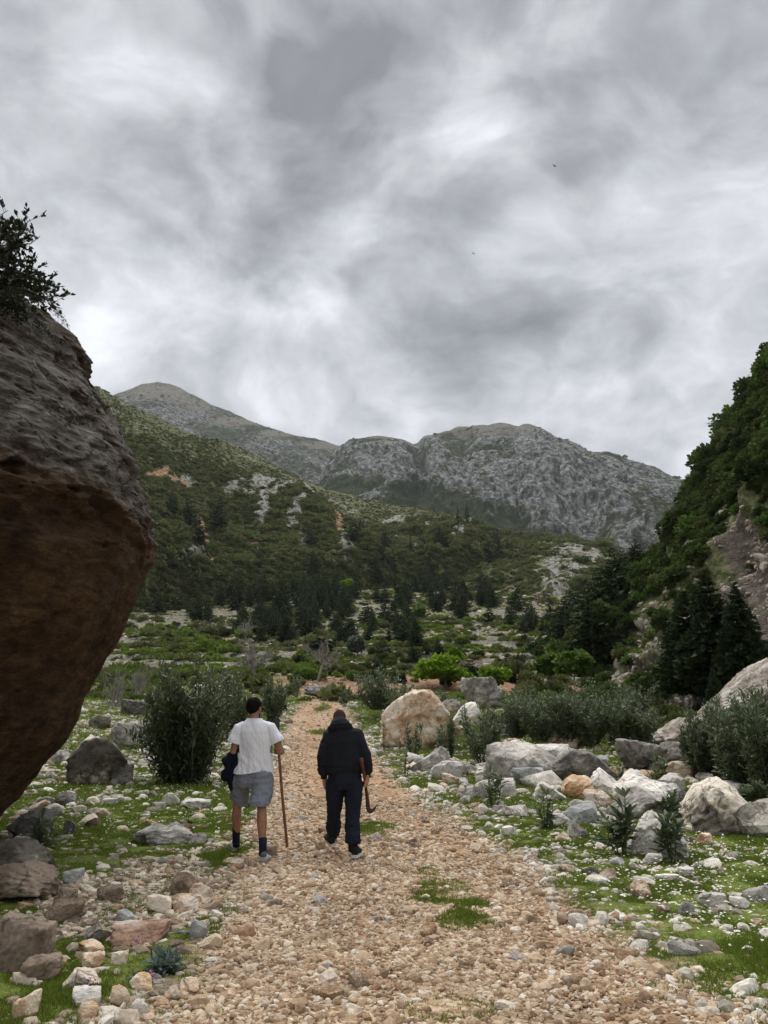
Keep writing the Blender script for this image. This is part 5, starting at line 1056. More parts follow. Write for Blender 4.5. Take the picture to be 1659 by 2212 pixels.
def build_scrub():
    lo = [plain_bush('scrub', 100 + k, 200, .26, 6, m) for k, m in enumerate(['hillscrub', 'hillscrub', 'scrub', 'hillolive', 'hillscrub', 'hillolive'])]
    p, s, r, at = hill_pts(LH, 120000, lambda p, at, s: np.clip(.80 - at['rock'] * 1.0 - at['orange'] * 1.5 - sst(.40, .85, s) * .42, .02, 1) * np.clip(.75 + fbm(p, 1 / 30, 2) * .9, .1, 1), 1)
    low = 1 - sst(.3, .55, s); sz = (.85 + 1.5 * low) * np.exp(r.normal(0, .35, len(p))) * np.clip(p[:, 1] / 500, .6, 1.3) ** .5
    scatter('hillside_scrub', p - np.array([0, 0, .3]), er(r, len(p)), sz[:, None] * np.array([1, 1, .85]), lo, 'dense green scrub covering the left hillside')
    p, s, r, at = hill_pts(KN, 9000, lambda p, at, s: np.clip(.8 - at['rock'] * 1.3, .04, 1) * np.clip(.7 + fbm(p, 1 / 20, 2), .1, 1), 2)
    scatter('knoll_scrub', p - np.array([0, 0, .3]), er(r, len(p)), 1.7 * np.exp(r.normal(0, .35, len(p))), lo, 'low scrub between the white rocks of the knoll')
    near = [plain_bush('scrub', 120 + k, 1100, .17, 9, m, 1, .9) for k, m in enumerate(['scrub', 'scrub', 'olivegreen', 'scrub', 'mid', 'scrub', 'fir'])]
    p, s, r, at = hill_pts(RH, 34000, lambda p, at, s: np.clip(1.0 - at['rock'] * 1.0 - at['earth'] * 2.4, .015, 1) * np.clip(.8 + fbm(p, 1 / 9, 2) * .8, .15, 1), 3)
    sz = .80 * np.exp(r.normal(0, .40, len(p))) * np.clip(p[:, 1] / 70, .55, 1.05)
    scatter('slope_scrub', p - np.array([0, 0, .2]), er(r, len(p), .35), sz[:, None] * np.array([1, 1, .9]), near, 'thick evergreen scrub hanging over the right slope', idx=r.choice(7, len(p), p=[.24, .2, .16, .14, .06, .14, .06]))
    p, s, r, at = hill_pts(RH, 60000, lambda p, at, s: np.clip(at['earth'] * 1.1 + at['rock'] - .1, 0, 1) * np.clip(.7 + fbm(p, 1 / 3, 3) * 1.2, .05, 1), 31)
    scatter('scree_stones', p, er(r, len(p), .5), .11 * np.exp(r.normal(0, .55, len(p))) * np.clip(p[:, 1] / 45, .7, 2), pebble_meshes(8, RM['scree'], seed=620, flat=(.5, .9)), 'broken stones over the bare banks of the right slope')
    # mountain trees seen as specks
    p, s, r, at = hill_pts(M1, 2600, lambda p, at, s: np.clip(.4 + fbm(p, 1 / 90, 3) * 1.6 - at['bald'] * .7, .01, 1), 4); p2, s2, r2, at2 = hill_pts(M2, 3200, lambda p, at, s: np.clip(.3 + fbm(p, 1 / 80, 3) * 1.4 - at['bald'] * .8, .02, 1), 5)
    p = np.concatenate([p, p2]); scatter('mountain_trees', p, er(r, len(p)), 3.6 * np.exp(r.normal(0, .35, len(p))), [plain_bush('scrub', 140 + k, 60, .5, 4, 'hillscrub') for k in range(3)], 'scattered trees on the far mountains')
    # low green cover and shrubs on the valley floor behind
    x, y, r = frustum_pts(42000, 56, 330, 1.2, 400, umin=150, umax=1350); z, ri = Graw(x, y); u, v = screen(np.stack([x, y, z], -1)); n = fbm(xyz(x, y, 60.), .045, 3); green = np.zeros(len(x))
    for a, b, c, e in [(340, 1375, 120, 10), (470, 1412, 110, 14), (350, 1415, 110, 16), (560, 1455, 70, 20), (640, 1460, 60, 14), (900, 1350, 50, 26), (960, 1385, 60, 18), (860, 1400, 60, 12), (700, 1420, 80, 12), (1000, 1410, 60, 20), (300, 1480, 60, 30), (420, 1470, 60, 16)]: green = np.maximum(green, np.exp(-((u - a) / c) ** 2 - ((v - b) / e) ** 2))
    k = r.random(len(x)) < np.clip(green * .9 + n * 1.2 + .14, .03, 1) * (1 - ri * .7) * (1 - .45 * np.exp(-((u - 1000) / 160) ** 2)); x, y, z, green = x[k], y[k], z[k], green[k]
    cov = [plain_bush('ground_cover', 160 + q, 160, .34, 5, m, 1, .5) for q, m in enumerate(['meadow', 'hillscrub', 'meadow', 'hillolive', 'hillscrub'])]
    idx = np.where(r.random(len(x)) < green * 1.2, r.integers(0, 3, len(x)), r.integers(2, 5, len(x)))
    scatter('field_cover', np.stack([x, y, z], -1), er(r, len(x), .1), .75 * np.exp(r.normal(0, .4, len(x))) * (y / 110) ** .5, cov, 'green herbs and low shrubs over the field and terraces', idx=idx)
    # bushes filling the foot of the right slope and the valley mouth
    bp = [plain_bush('bush', 180 + q, 2600, .12, 12, m, 1, .95) for q, m in enumerate(['scrub', 'mid', 'olivegreen', 'dark'])]
    protos = []
    rr = random.Random(8)
    for k in range(70):
        u = rr.uniform(1090, 1500); Y = rr.uniform(30, 90) if u < 1400 else rr.uniform(30, 44); x = (u - 829.5) / FPX * Y * 1.03
        sHill = None; z = float(G(x, Y)); m = bp[rr.choices(range(4), [5, 3, 3, 1])[0]]; s = rr.uniform(.8, 1.7) * (Y / 45) ** .5
        o = ob('bush', m, loc=(x, Y, z - .05), rot=(0, 0, rr.uniform(0, 6.28)), scl=s); tag(o, 'rounded ' + ['dark green', 'fresh green', 'olive green', 'blackish'][bp.index(m)] + ' bush at the foot of the right slope ' + ('behind the oleander band' if Y < 45 else 'where the valley narrows'), 'bush', 'bushes at the foot of the right slope')
    for k in range(80):
        u = rr.uniform(330, 1120); v = rr.uniform(1395, 1480) if u > 640 else rr.choice([rr.uniform(1470, 1540), rr.uniform(1350, 1395)]); p = hit(u, v, 25)
        o = ob('bush', bp[rr.choice([0, 0, 2, 3, 1])], loc=tuple(p), rot=(0, 0, rr.uniform(0, 6.28)), scl=rr.uniform(.5, 1.0) * (p[1] / 50) ** .7); tag(o, ['green', 'dark', 'olive', 'blackish', 'bright green'][0] + ' low shrub ' + ('on the green field left of the bare trees' if u < 540 else 'between the two bare trees and the path end' if u < 780 else 'on the stony terraces right of the path end'), 'bush', 'low shrubs on the field and terraces')
build_scrub()

# ---------------- grass, daisies
def build_grass():
    def tuft(seed, n=16, h=.07, w=.0035, spread=.05):
        r = np.random.default_rng(seed); b = np.stack([r.normal(0, spread, n), r.normal(0, spread, n), np.zeros(n)], 1); d = unit(np.stack([r.normal(0, .45, n), r.normal(0, .45, n), np.ones(n)], 1)); hh = h * r.uniform(.5, 1.3, n)
        a = d * hh[:, None]; s = unit(np.cross(d, rv(n, r))) * w; V = np.stack([b - s, b + s, b + a * .6 + s * .7 + [0, 0, 0], b + a + unit(r.normal(size=(n, 3))) * hh[:, None] * .25], 1).reshape(-1, 3)
        return mesh('tuft', V, np.arange(n * 4).reshape(n, 4), LM['grass'], dict(lv=np.repeat(r.random(n), 4)))
    T = [tuft(k) for k in range(6)]; C = []
    for k in range(4):      # creeping broad-leaved herbs
        r = np.random.default_rng(300 + k); n = 26; p = np.stack([r.normal(0, .045, n), r.normal(0, .045, n), r.uniform(.004, .035, n)], 1); d = unit(rv(n, r) * np.array([1, 1, .4]) + [0, 0, .2]); s = r.uniform(.012, .026, n)
        C.append(leafmesh('herb', leaves(p, d * s[:, None], perp(d, r) * s[:, None] * .42), LM['mid'] if k % 2 else LM['grass']))
    Pn, Rn, Sn, In = [], [], [], []
    for n, y0, y1, sc, sd in [(130000, 4.2, 8, .55, 1), (130000, 8, 14, .75, 2), (60000, 14, 26, 1.4, 3), (36000, 26, 62, 2.8, 4)]:
        x, y, r = frustum_pts(n, y0, y1, 2., 500 + sd); p, g = masks(x, y); k = r.random(n) < sst(.25, .95, g) * .85 + .05 * (1 - p); x, y, g = x[k], y[k], g[k]; m = len(x)
        h = np.clip(.55 + fbm(xyz(x, y, 70.), .8, 3) * 1.0, .55, 1.5) * sc * np.exp(r.normal(0, .2, m))
        Pn.append(np.stack([x, y, G(x, y)], -1)); Rn.append(er(r, m, .1)); Sn.append(np.stack([sc * np.ones(m), sc * np.ones(m), h], -1)); In.append(r.integers(0, 10, m))
    scatter('grass', np.concatenate(Pn), np.concatenate(Rn), np.concatenate(Sn), T + C, 'short bright green turf between the stones', idx=np.concatenate(In))
    # daisies
    white = make_mat('petal_white', lambda g: ((.82, .82, .78), None), .7); yel = make_mat('floret_yellow', lambda g: ((.75, .50, .04), None), .7)
    def daisy(seed):
        r = np.random.default_rng(seed); V, F, mi = [], [], []
        th = np.linspace(0, 6.283, 12, endpoint=False); rad = np.where(np.arange(12) % 2, .8, 1.0) * .013; h = .09 * r.uniform(.7, 1.2)
        c = np.stack([np.cos(th) * rad, np.sin(th) * rad, np.full(12, h)], 1); o2 = np.stack([np.cos(th) * .004, np.sin(th) * .004, np.full(12, h + .003)], 1)
        V = np.concatenate([c, o2, [[0, 0, h + .005]], [[-.0012, 0, 0], [.0012, 0, 0], [0, 0, h]]]); F = [[k, (k + 1) % 12, 12 + (k + 1) % 12, 12 + k] for k in range(12)]
        me = bpy.data.meshes.new('daisy'); me.from_pydata(V.tolist(), [], F + [[12 + k, 12 + (k + 1) % 12, 24] for k in range(12)] + [[25, 26, 27]]); me.materials.append(white); me.materials.append(yel); me.materials.append(STEM)
        for q, pl in enumerate(me.polygons): pl.material_index = 0 if q < 12 else 1 if q < 24 else 2
        return me
    D = [daisy(k) for k in range(4)]; r = np.random.default_rng(77); Pn = []
    for u, v, a, n in [(1500, 1830, .9, 180), (1570, 1850, .9, 240), (1400, 1860, .6, 100), (1480, 1930, .6, 130), (1600, 1900, .9, 220), (1450, 1880, .7, 110), (1620, 1960, .5, 110), (1560, 2000, .4, 60), (1420, 1960, .4, 60), (1300, 1800, .8, 110), (1230, 1760, .8, 70), (1120, 1740, .7, 40), (1350, 1760, .8, 60),
                       (380, 1690, .9, 160), (440, 1700, .7, 90), (300, 1700, 1.0, 90), (220, 1730, 1.3, 150), (110, 1790, .8, 110), (60, 1810, .5, 70), (350, 1760, 1.2, 120), (280, 1790, .9, 80), (430, 1780, .6, 50), (1420, 1590, 3, 200), (1480, 1600, 2.5, 160), (180, 1700, 1.2, 90), (250, 1620, 2, 90), (400, 1640, 1.5, 80), (960, 1660, 1.2, 60), (850, 1570, 1.4, 60)]:
        c = hit(u, v); x = c[0] + r.normal(0, a, n); y = c[1] + r.normal(0, a * 1.25, n); p, g = masks(x, y); k = (p < .25) & (y > 4.3); x, y = x[k], y[k]; Pn.append(np.stack([x, y, G(x, y)], -1))
    Pn = np.concatenate(Pn); scatter('daisies', Pn, er(r, len(Pn), .22), np.exp(r.normal(-.18, .25, len(Pn))) * (1 + np.clip(Pn[:, 1] - 14, 0, 30) * .03), D, 'small white daisies with yellow centres in the turf')
    pk = make_mat('petal_pink', lambda g: ((.50, .22, .42), None), .7); C2 = []
    for i, (u, v, lab) in enumerate([(172, 2128, 'pink flower cluster beside the pinkish brown rock'), (192, 2146, 'lower pink flower beside the pinkish brown rock'), (328, 2136, 'single pink flower by the small thistle'), (296, 2054, 'pink flower above the pitted cream stone')]):
        p = hit(u, v); rr2 = np.random.default_rng(i); n = 14; c = rr2.normal(0, .012, (n, 3)) + [0, 0, .07]; d = rv(n, rr2); o = empty('pink_flower', p)
        ob('petals', leafmesh('petals', leaves(c, d * .018, perp(d, rr2) * .007), pk), o); V, F = tube([(0, 0, 0), (.004, 0, .04), (0, 0, .07)], .0015, 4); ob('stem', mesh('stem', V, F, STEM), o); tag(o, lab, 'flower')
build_grass()
# two birds
def bird(u, v, Y, span, seed, label):
    m = make_mat('dark_feather', lambda g: ((.03, .03, .032), None), .8); p = P(u, v, Y); o = empty('bird', p, .7); V, F = tube([(0, -.2, 0), (0, -.1, .01), (0, .08, 0), (0, .16, 0), (0, .2, -.01)], [.01, .045, .05, .03, .012], 8); ob('body', mesh('body', V * span, F, m, smooth=True), o)
    for s in (-1, 1):
        V = np.array([[0, .06, .02], [s * .25, .09, .15], [s * .5, -.02, .10], [s * .25, -.05, .13], [0, -.06, .02]]) * span; V = np.concatenate([V, V - [0, 0, .01 * span]]); F = [[0, 1, 3, 4], [1, 2, 3, 3], [5, 9, 8, 6], [6, 8, 7, 7]]
        me = bpy.data.meshes.new('wing'); me.from_pydata(V.tolist(), [], [[0, 1, 3, 4], [1, 2, 3], [5, 9, 8, 6], [6, 8, 7], [0, 5, 6, 1], [1, 6, 7, 2], [2, 7, 8, 3], [3, 8, 9, 4]]); me.materials.append(m); ob('wing', me, o)
    me = bpy.data.meshes.new('tail'); me.from_pydata([[0, -.16, 0], [-.06 * span, -.32 * span, 0], [.06 * span, -.32 * span, 0], [0, -.18 * span, .02 * span]], [], [[0, 1, 2], [0, 2, 3], [0, 3, 1]]); me.materials.append(m); ob('tail', me, o); tag(o, label, 'bird')
bird(1198, 359, 90, .9, 1, 'bird flying higher up in the right part of the sky')
bird(1023, 548, 110, .8, 2, 'tiny bird flying lower near the centre of the sky')
# ------------------------------------------------------------------ the two walkers
def remesh(name, parts, voxel, mat, smooth=4, disp=None, parent=None, sub=False, factor=.5, keep=None):
    V, F = join_parts(parts); me = mesh(name + '_raw', V, F); o = bpy.data.objects.new(name + '_raw', me); COL.objects.link(o)
    m = o.modifiers.new('r', 'REMESH'); m.mode = 'VOXEL'; m.voxel_size = voxel
    if smooth: s = o.modifiers.new('s', 'SMOOTH'); s.iterations = smooth; s.factor = factor
    dg = bpy.context.evaluated_depsgraph_get(); me2 = bpy.data.meshes.new_from_object(o.evaluated_get(dg)); bpy.data.objects.remove(o); bpy.data.meshes.remove(me)
    n = len(me2.vertices); co = np.empty(n * 3, np.float32); me2.vertices.foreach_get('co', co); co = co.reshape(-1, 3).astype(float)
    if disp is not None:
        no = np.empty(n * 3, np.float32); me2.vertices.foreach_get('normal', no); no = no.reshape(-1, 3); co = co + no * disp(co, no)[:, None]; me2.vertices.foreach_set('co', co.astype(np.float32).ravel())
    if keep is not None:      # cut openings (hems, neckline): delete faces whose vertices are outside keep
        bm = bmesh.new(); bm.from_mesh(me2); bm.verts.ensure_lookup_table(); k = keep(co); bmesh.ops.delete(bm, geom=[v for v, q in zip(bm.verts, k) if q < 0], context='VERTS')
        bd = [v for v in bm.verts if v.is_boundary]; c = np.array([v.co[:] for v in bd])
        for it in range(3):      # draw the cut edge onto the hem line
            d = keep(c); e = 1e-3; gr = np.stack([(keep(c + np.eye(3)[i] * e) - d) / e for i in range(3)], 1); gn = np.sum(gr * gr, 1)[:, None] + 1e-6; st = gr * d[:, None] / gn; ln = np.linalg.norm(st, axis=1)[:, None]; c = c - st * np.minimum(1, .012 / (ln + 1e-9)) * (ln < .03)
        for v, p in zip(bd, c): v.co = p
        bm.to_mesh(me2); bm.free()
    me2.name = name; me2.polygons.foreach_set('use_smooth', np.ones(len(me2.polygons), dtype=bool)); me2.materials.clear(); me2.materials.append(mat)
    return ob(name, me2, parent)
def ell(c, r, n=16, m=12, tilt=None):
    th = np.linspace(0, math.pi, m); ph = np.linspace(0, 2 * math.pi, n, endpoint=False); T, PH = np.meshgrid(th, ph, indexing='ij')
    T = np.clip(T, .02, math.pi - .02); V = np.stack([np.sin(T) * np.cos(PH) * r[0], np.sin(T) * np.sin(PH) * r[1], np.cos(T) * r[2]], -1).reshape(-1, 3)
    if tilt is not None:
        cx_, sx_ = math.cos(tilt), math.sin(tilt); V = np.stack([V[:, 0], V[:, 1] * cx_ - V[:, 2] * sx_, V[:, 1] * sx_ + V[:, 2] * cx_], 1)
    return V + np.array(c), grid_faces(m, n, True)[:, ::-1]
def ep(V): return V
def skin_mat(name, base):
    return make_mat(name, lambda g: (g.mix(g.mr(g.noise(g.n('ShaderNodeNewGeometry').outputs['Position'], 22, 3), .35, .7), base, tuple(b * .78 for b in base)), (g.noise(g.n('ShaderNodeNewGeometry').outputs['Position'], 160, 2), .2, .002)), .55, .35)
def cloth(name, a, b, rough=.9, sc=30, weave=260):
    def fn(g):
        pos = g.n('ShaderNodeNewGeometry').outputs['Position']; n = g.noise(pos, sc, 4); w = g.noise(pos, weave, 2, .6)
        return g.mix(g.m('ADD', g.m('MULTIPLY', n, .5), g.m('MULTIPLY', w, .5)), a, b), (g.m('ADD', n, g.m('MULTIPLY', w, .5)), .35, .004)
    return make_mat(name, fn, rough, .15)
SK1 = skin_mat('tanned_skin', (.33, .165, .095)); SK2 = skin_mat('fair_skin', (.42, .21, .145))
HAIR1 = make_mat('black_hair', lambda g: ((.008, .007, .007), (g.noise(g.n('ShaderNodeNewGeometry').outputs['Position'], 90, 4, .7), .5, .006)), .85, .05)
HAIR2 = make_mat('cropped_hair', lambda g: (g.ramp(g.n('ShaderNodeSeparateXYZ', inp={0: g.n('ShaderNodeTexCoord').outputs['Generated']}).outputs[2], [(.15, (.13, .082, .06)), (.55, (.075, .052, .042)), (.95, (.028, .02, .017))]), (g.noise(g.n('ShaderNodeNewGeometry').outputs['Position'], 300, 2), .4, .003)), .9, .08)
WHITE = cloth('white_cotton', (.80, .81, .86), (.70, .71, .77)); GREYC = cloth('grey_jersey', (.155, .165, .195), (.22, .235, .275)); NAVY = cloth('navy_cloth', (.004, .006, .014), (.009, .012, .026)); BLACKC = cloth('black_cloth', (.009, .0105, .014), (.020, .022, .028)); NAVYT = cloth('navy_fleece', (.009, .011, .019), (.019, .023, .037)); SOCK = cloth('navy_knit', (.008, .010, .022), (.018, .020, .04), weave=400)
SHOEW = cloth('off_white_leather', (.52, .51, .49), (.42, .41, .39)); SHOEB = cloth('black_knit', (.012, .013, .011), (.025, .027, .022)); SOLEW = make_mat('white_rubber', lambda g: ((.66, .64, .58), None), .7); SOLEG = make_mat('dusty_rubber', lambda g: ((.30, .25, .20), None), .8); TEAL = cloth('slate_fabric', (.06, .085, .10), (.10, .13, .15))
WOODH = make_mat('worn_wood', lambda g: (g.ramp(g.noise(g.n('ShaderNodeMapping', inp={0: g.n('ShaderNodeTexCoord').outputs['Object'], 3: (40, 40, 3)}).outputs[0], 1, 4), [(.3, (.13, .052, .024)), (.7, (.28, .125, .06))]), None), .6, .3); WOODR = make_mat('dark_red_wood', lambda g: (g.ramp(g.noise(g.n('ShaderNodeMapping', inp={0: g.n('ShaderNodeTexCoord').outputs['Object'], 3: (40, 40, 3)}).outputs[0], 1, 4), [(.3, (.06, .02, .014)), (.7, (.13, .045, .03))]), None), .6, .3)
IRON = make_mat('blackened_iron', lambda g: ((.014, .013, .013), (g.noise(g.n('ShaderNodeTexCoord').outputs['Object'], 60, 4), .4, .003)), .5, .5); IRONR = make_mat('rusty_iron', lambda g: (g.ramp(g.noise(g.n('ShaderNodeTexCoord').outputs['Object'], 30, 4), [(.4, (.03, .012, .010)), (.7, (.075, .03, .02))]), None), .6, .4)
EYE = make_mat('eye_white', lambda g: ((.7, .68, .64), None), .3)
K = .5486          # source pixel -> photo unit
def q(xs, ys, Y): return P(xs * K, ys * K, Y)
def finger(a, b, c, r0): return tube([a, (a + b) / 2, b, (b + c) / 2, c], [r0, r0 * .98, r0 * .95, r0 * .86, r0 * .7], 8)
def hand(w, d, n, th, L=.185, curl=.35, fist=False, mirror=1):
    """hand from wrist w, direction d (down the fingers), palm normal n, thumb side th"""
    d, n, th = unit(d), unit(n), unit(th); parts = [tube([w - d * .02, w + d * .02, w + d * .055, w + d * .09], [.028, .034, .042, .040], 12, ry=[.022, .018, .016, .014], side=th)]
    for i, (o_, l) in enumerate([(.030, .92), (.010, 1.0), (-.010, .94), (-.029, .76)]):
        b = w + d * .082 + th * o_; ln = l * L * .46
        if fist: k1 = b + d * ln * .35 + n * .012; k2 = k1 + n * ln * .42 - d * .006; k3 = k2 - d * ln * .36 + n * .002; parts.append(tube([b - d * .02, b, k1, k2, k3], [.010, .0105, .010, .0095, .008], 8))
        else:
            k1 = b + unit(d + n * curl * .4) * ln * .45; k2 = k1 + unit(d + n * curl * 1.3) * ln * .32; k3 = k2 + unit(d + n * curl * 2.2) * ln * .24; parts.append(tube([b - d * .02, b, k1, k2, k3], [.0095, .0098, .0093, .0085, .007], 8))
    b = w + d * .028 + th * .026; t1 = b + unit(th * 1. + d * .8 + n * .4) * .038; t2 = t1 + unit(d + n * (1.6 if fist else .5) + th * (.0 if fist else .2)) * .032; t3 = t2 + unit(d * .7 + n * (1.2 if fist else .4) - th * (.5 if fist else 0)) * .022
    parts.append(tube([b - d * .01, b, t1, t2, t3], [.013, .0135, .0125, .011, .008], 8)); return parts
def head(c, H, yaw, tilt, hairless=False):
    """head with face (looks along +y before yaw); c = centre; returns parts and transform"""
    cy_, sy_ = math.cos(yaw), math.sin(yaw); ct, st_ = math.cos(tilt), math.sin(tilt)
    def T(V):
        V = np.asarray(V, float); V = np.stack([V[..., 0], V[..., 1] * ct + V[..., 2] * st_, -V[..., 1] * st_ + V[..., 2] * ct], -1); V = np.stack([V[..., 0] * cy_ + V[..., 1] * sy_, -V[..., 0] * sy_ + V[..., 1] * cy_, V[..., 2]], -1); return V + c
    h = H / 2; pr = []
    for cc, rr in [((0, -.012, .025), (.077, .094, .092)), ((0, .025, -.02), (.064, .072, .075)), ((0, .045, -.07), (.048, .045, .042)), ((0, .03, -.055), (.058, .05, .05)), ((0, .09, -.015), (.012, .020, .026)), ((0, .078, -.062), (.024, .015, .010)), ((-.031, .066, .018), (.022, .018, .010)), ((.031, .066, .018), (.022, .018, .010))]:
        V, F = ell(cc, rr, 16, 12); pr.append((T(V * (H / .235)), F))
    for s in (-1, 1):
        V, F = ell((s * .088, -.008, -.012), (.012, .020, .032), 12, 10); pr.append((T(V * (H / .235)), F))
    return pr, T
def leg_tube(h, k, a, r, n=20): # hip, knee, ankle
    m1 = (h + k) / 2; cf = k * .68 + a * .32 + np.array([0, -.018, 0])
    return tube([h, m1, k, cf, k * .3 + a * .7, a], [r[0], r[1], r[2], r[3], r[4], r[5]], n)
def shoe(heel, toe, w, h, soleh, up, parent, upper, sole, collar=None, tag_w=None):
    """heel and toe points on the sole underside; up = normal of the sole"""
    f = unit(toe - heel); L = np.linalg.norm(toe - heel); u = unit(up - f * (up @ f)); s = np.cross(f, u)
    # sole
    ts = np.linspace(0, 1, 12); ring = []
    prof = np.interp(ts, [0, .08, .3, .5, .75, .92, 1], [.55, .82, .88, .84, 1.0, .8, .35]) * w / 2
    Vs = []
    for z in (0, soleh * .3, soleh):
        e = 1.0 if z else .93; left = [heel + f * L * t + s * p * e + u * z for t, p in zip(ts, prof)]; right = [heel + f * L * t - s * p * e + u * z for t, p in zip(ts[::-1], prof[::-1])]; Vs.append(np.array(left + right))
    n = 24; V = np.concatenate([heel + f * L * .5 + (Vs[0] - heel - f * L * .5) * .02] + [Vs[0], Vs[1], Vs[2]] + [heel + f * L * .5 + u * soleh + (Vs[2] - heel - f * L * .5 - u * soleh) * .02]); F = grid_faces(5, n, True)
    so = ob('sole', mesh('sole', V, F, sole, smooth=False))
    parts = []
    for t, hw, hh in [(.12, .40, .95), (.3, .40, .98), (.5, .40, .72), (.68, .45, .50), (.85, .40, .38)]:
        parts.append(ell(heel + f * L * t + u * (soleh + hh * h * .38), (w * hw, L * .15, hh * h * .55), 14, 10))
    # orient ellipsoids roughly with the foot by using tube instead
    pts = [heel + f * L * t + u * (soleh + hh * h * .42) for t, hh in [(.04, .8), (.15, .95), (.32, .95), (.5, .68), (.7, .46), (.88, .36), (.97, .28)]]
    tb = tube(pts, [w * .38, w * .43, w * .44, w * .43, w * .48, w * .42, w * .24], 16, ry=[h * .38, h * .50, h * .48, h * .36, h * .27, h * .21, h * .14], side=s)
    uo = remesh('shoe', [tb], .009, upper, 3, parent=parent); so.parent = uo
    return uo
def build_walker_shorts():
    Y = 9.55; o = empty('person', P(551, 1850, 9.45) * np.array([1, 1, 0])); base = np.array(o.location)
    rel = lambda p: p - base
    Q = lambda x, y, Yy=Y: rel(q(x, y, Yy))
    kneeL, ankL, kneeR, ankR = Q(934, 3168, 9.72), Q(930, 3318, 9.88), Q(1031, 3180, 9.36), Q(1034, 3352, 9.24)
    hipL, hipR = Q(957, 3062, 9.6), Q(1034, 3062, 9.52)
    neck = Q(1001, 2822); hc = Q(1001, 2790, Y + .03)
    hp, T = head(hc, .235, .32, .10)
    shL, shR = Q(945, 2870, Y), Q(1061, 2868, Y); elL, elR = Q(917, 2962, Y - .05), Q(1108, 2960, Y - .03)
    wrL, wrR = Q(935, 2950, Y + .24), Q(1098, 2962, Y + .24)
    body = hp + [tube([neck + [0, .02, .07], neck, neck - [0, 0, .08]], [.056, .058, .075], 14),
        tube([Q(1001, 2850), Q(1001, 2900), Q(1001, 2960), Q(1000, 3010), Q(997, 3060), Q(996, 3085)], [.10, .165, .15, .145, .16, .14], 20, ry=[.07, .105, .10, .095, .11, .10], side=[1, 0, 0])]
    for h, k, a in ((hipL, kneeL, ankL), (hipR, kneeR, ankR)): body.append(leg_tube(h, k, a, [.085, .078, .052, .058, .042, .036]))
    for s, e, w in ((shL, elL, wrL), (shR, elR, wrR)): body.append(tube([s, (s + e) / 2, e, e * .7 + w * .3, w], [.052, .048, .040, .040, .027], 14))
    for a, tx in ((ankL, .0), (ankR, .0)): body.append(tube([a, a + [0, .04, -.05], a + [0, .12, -.07]], [.036, .04, .03], 10))
    hL = hand(wrL, np.array([.35, .55, -.15]), np.array([.4, -.2, -.6]), np.array([.2, .2, 1.]), fist=True); hR = hand(wrR, np.array([-.25, 1., .05]), np.array([-1., -.1, 0]), np.array([0, 0, 1.]), fist=True)
    body += hL + hR; remesh('body', body, .0075, SK1, 3, parent=o)
    for s in (-1, 1):
        V, F = ell((s * .031, .074, .004), (.012, .010, .008), 10, 8); ob('eye', mesh('eye', T(V), F, EYE, smooth=True), o)
    # hair
    hv = [(T(V), F) for V, F in [ell((0, -.020, .040), (.086, .098, .092), 20, 16), ell((0, -.055, -.005), (.072, .055, .065), 16, 12)]]
    remesh('hair', hv, .007, HAIR1, 1, disp=lambda c, n: fbm(c, 28, 3) * .014 + .002, parent=o)
    V, F = ell((0, .055, -.075), (.058, .045, .045), 16, 12); V2, F2 = ell((.0, .035, -.06), (.067, .04, .034), 16, 12); remesh('beard', [(T(V), F), (T(V2), F2)], .008, HAIR1, 1, disp=lambda c, n: fbm(c, 40, 2) * .004, parent=o)
    # t-shirt
    c0 = [Q(1001, 2826), Q(1001, 2834), Q(1001, 2850), Q(1002, 2880), Q(1003, 2920), Q(1005, 2960), Q(1004, 3000), Q(1000, 3030), Q(999, 3046), Q(999, 3060)]
    torso = tube(c0, [.070, .098, .165, .208, .215, .200, .200, .218, .230, .230], 28, ry=[.06, .075, .10, .125, .13, .125, .13, .145, .155, .155], side=[1, 0, 0])
    slL = tube([shL + [.05, 0, .015], shL + [.0, 0, .0], (shL + Q(924, 2920, Y - .03)) / 2 + [.0, 0, 0], Q(925, 2918, Y - .03), Q(922, 2930, Y - .035)], [.066, .074, .074, .076, .077], 18, ry=[.07, .076, .076, .078, .078])
    slR = tube([shR + [-.05, 0, .015], shR + [-.0, 0, .0], (shR + Q(1091, 2920, Y - .02)) / 2, Q(1091, 2916, Y - .02), Q(1094, 2930, Y - .02)], [.066, .074, .074, .076, .077], 18, ry=[.07, .076, .076, .078, .078])
    hemz = Q(1000, 3040)[2]
    def folds(c, n):
        a = np.stack([c[:, 0] * 1.0 + c[:, 2] * .12, c[:, 1], c[:, 2] * .16], 1); low = sst(Q(0, 2870)[2] + 0, hemz, c[:, 2] * -1) if False else np.clip((Q(0, 2880)[2] - c[:, 2]) / .5, 0, 1)
        return fbm(a, 17, 3, off=3.) * (.010 + .026 * low) + fbm(a * np.array([1, 1, 2.2]) + np.array([c[:, 2] * .5, c[:, 2] * 0, c[:, 2] * 0]).T, 8, 3, ridged=True) * (.006 + .016 * low)
    armL, armR = Q(924, 2920, Y), Q(1092, 2920, Y)
    def keep(c):
        hem = hemz + .018 * np.sin(c[:, 0] * 9 + .5) - .02 * (c[:, 0] > .10)
        k = np.minimum(c[:, 2] - hem, Q(0, 2828)[2] - c[:, 2])
        fL = np.where((c[:, 0] < armL[0] + .068) & (c[:, 2] > armL[2] - .12), c[:, 2] - (armL[2] - .012 - (c[:, 0] - armL[0]) * .35), 9.)
        fR = np.where((c[:, 0] > armR[0] - .068) & (c[:, 2] > armR[2] - .12), c[:, 2] - (armR[2] - .012 + (c[:, 0] - armR[0]) * .5), 9.)
        return np.minimum(k, np.minimum(fL, fR))
    remesh('t_shirt', [torso, slL, slR], .0085, WHITE, 5, disp=folds, parent=o, keep=keep)
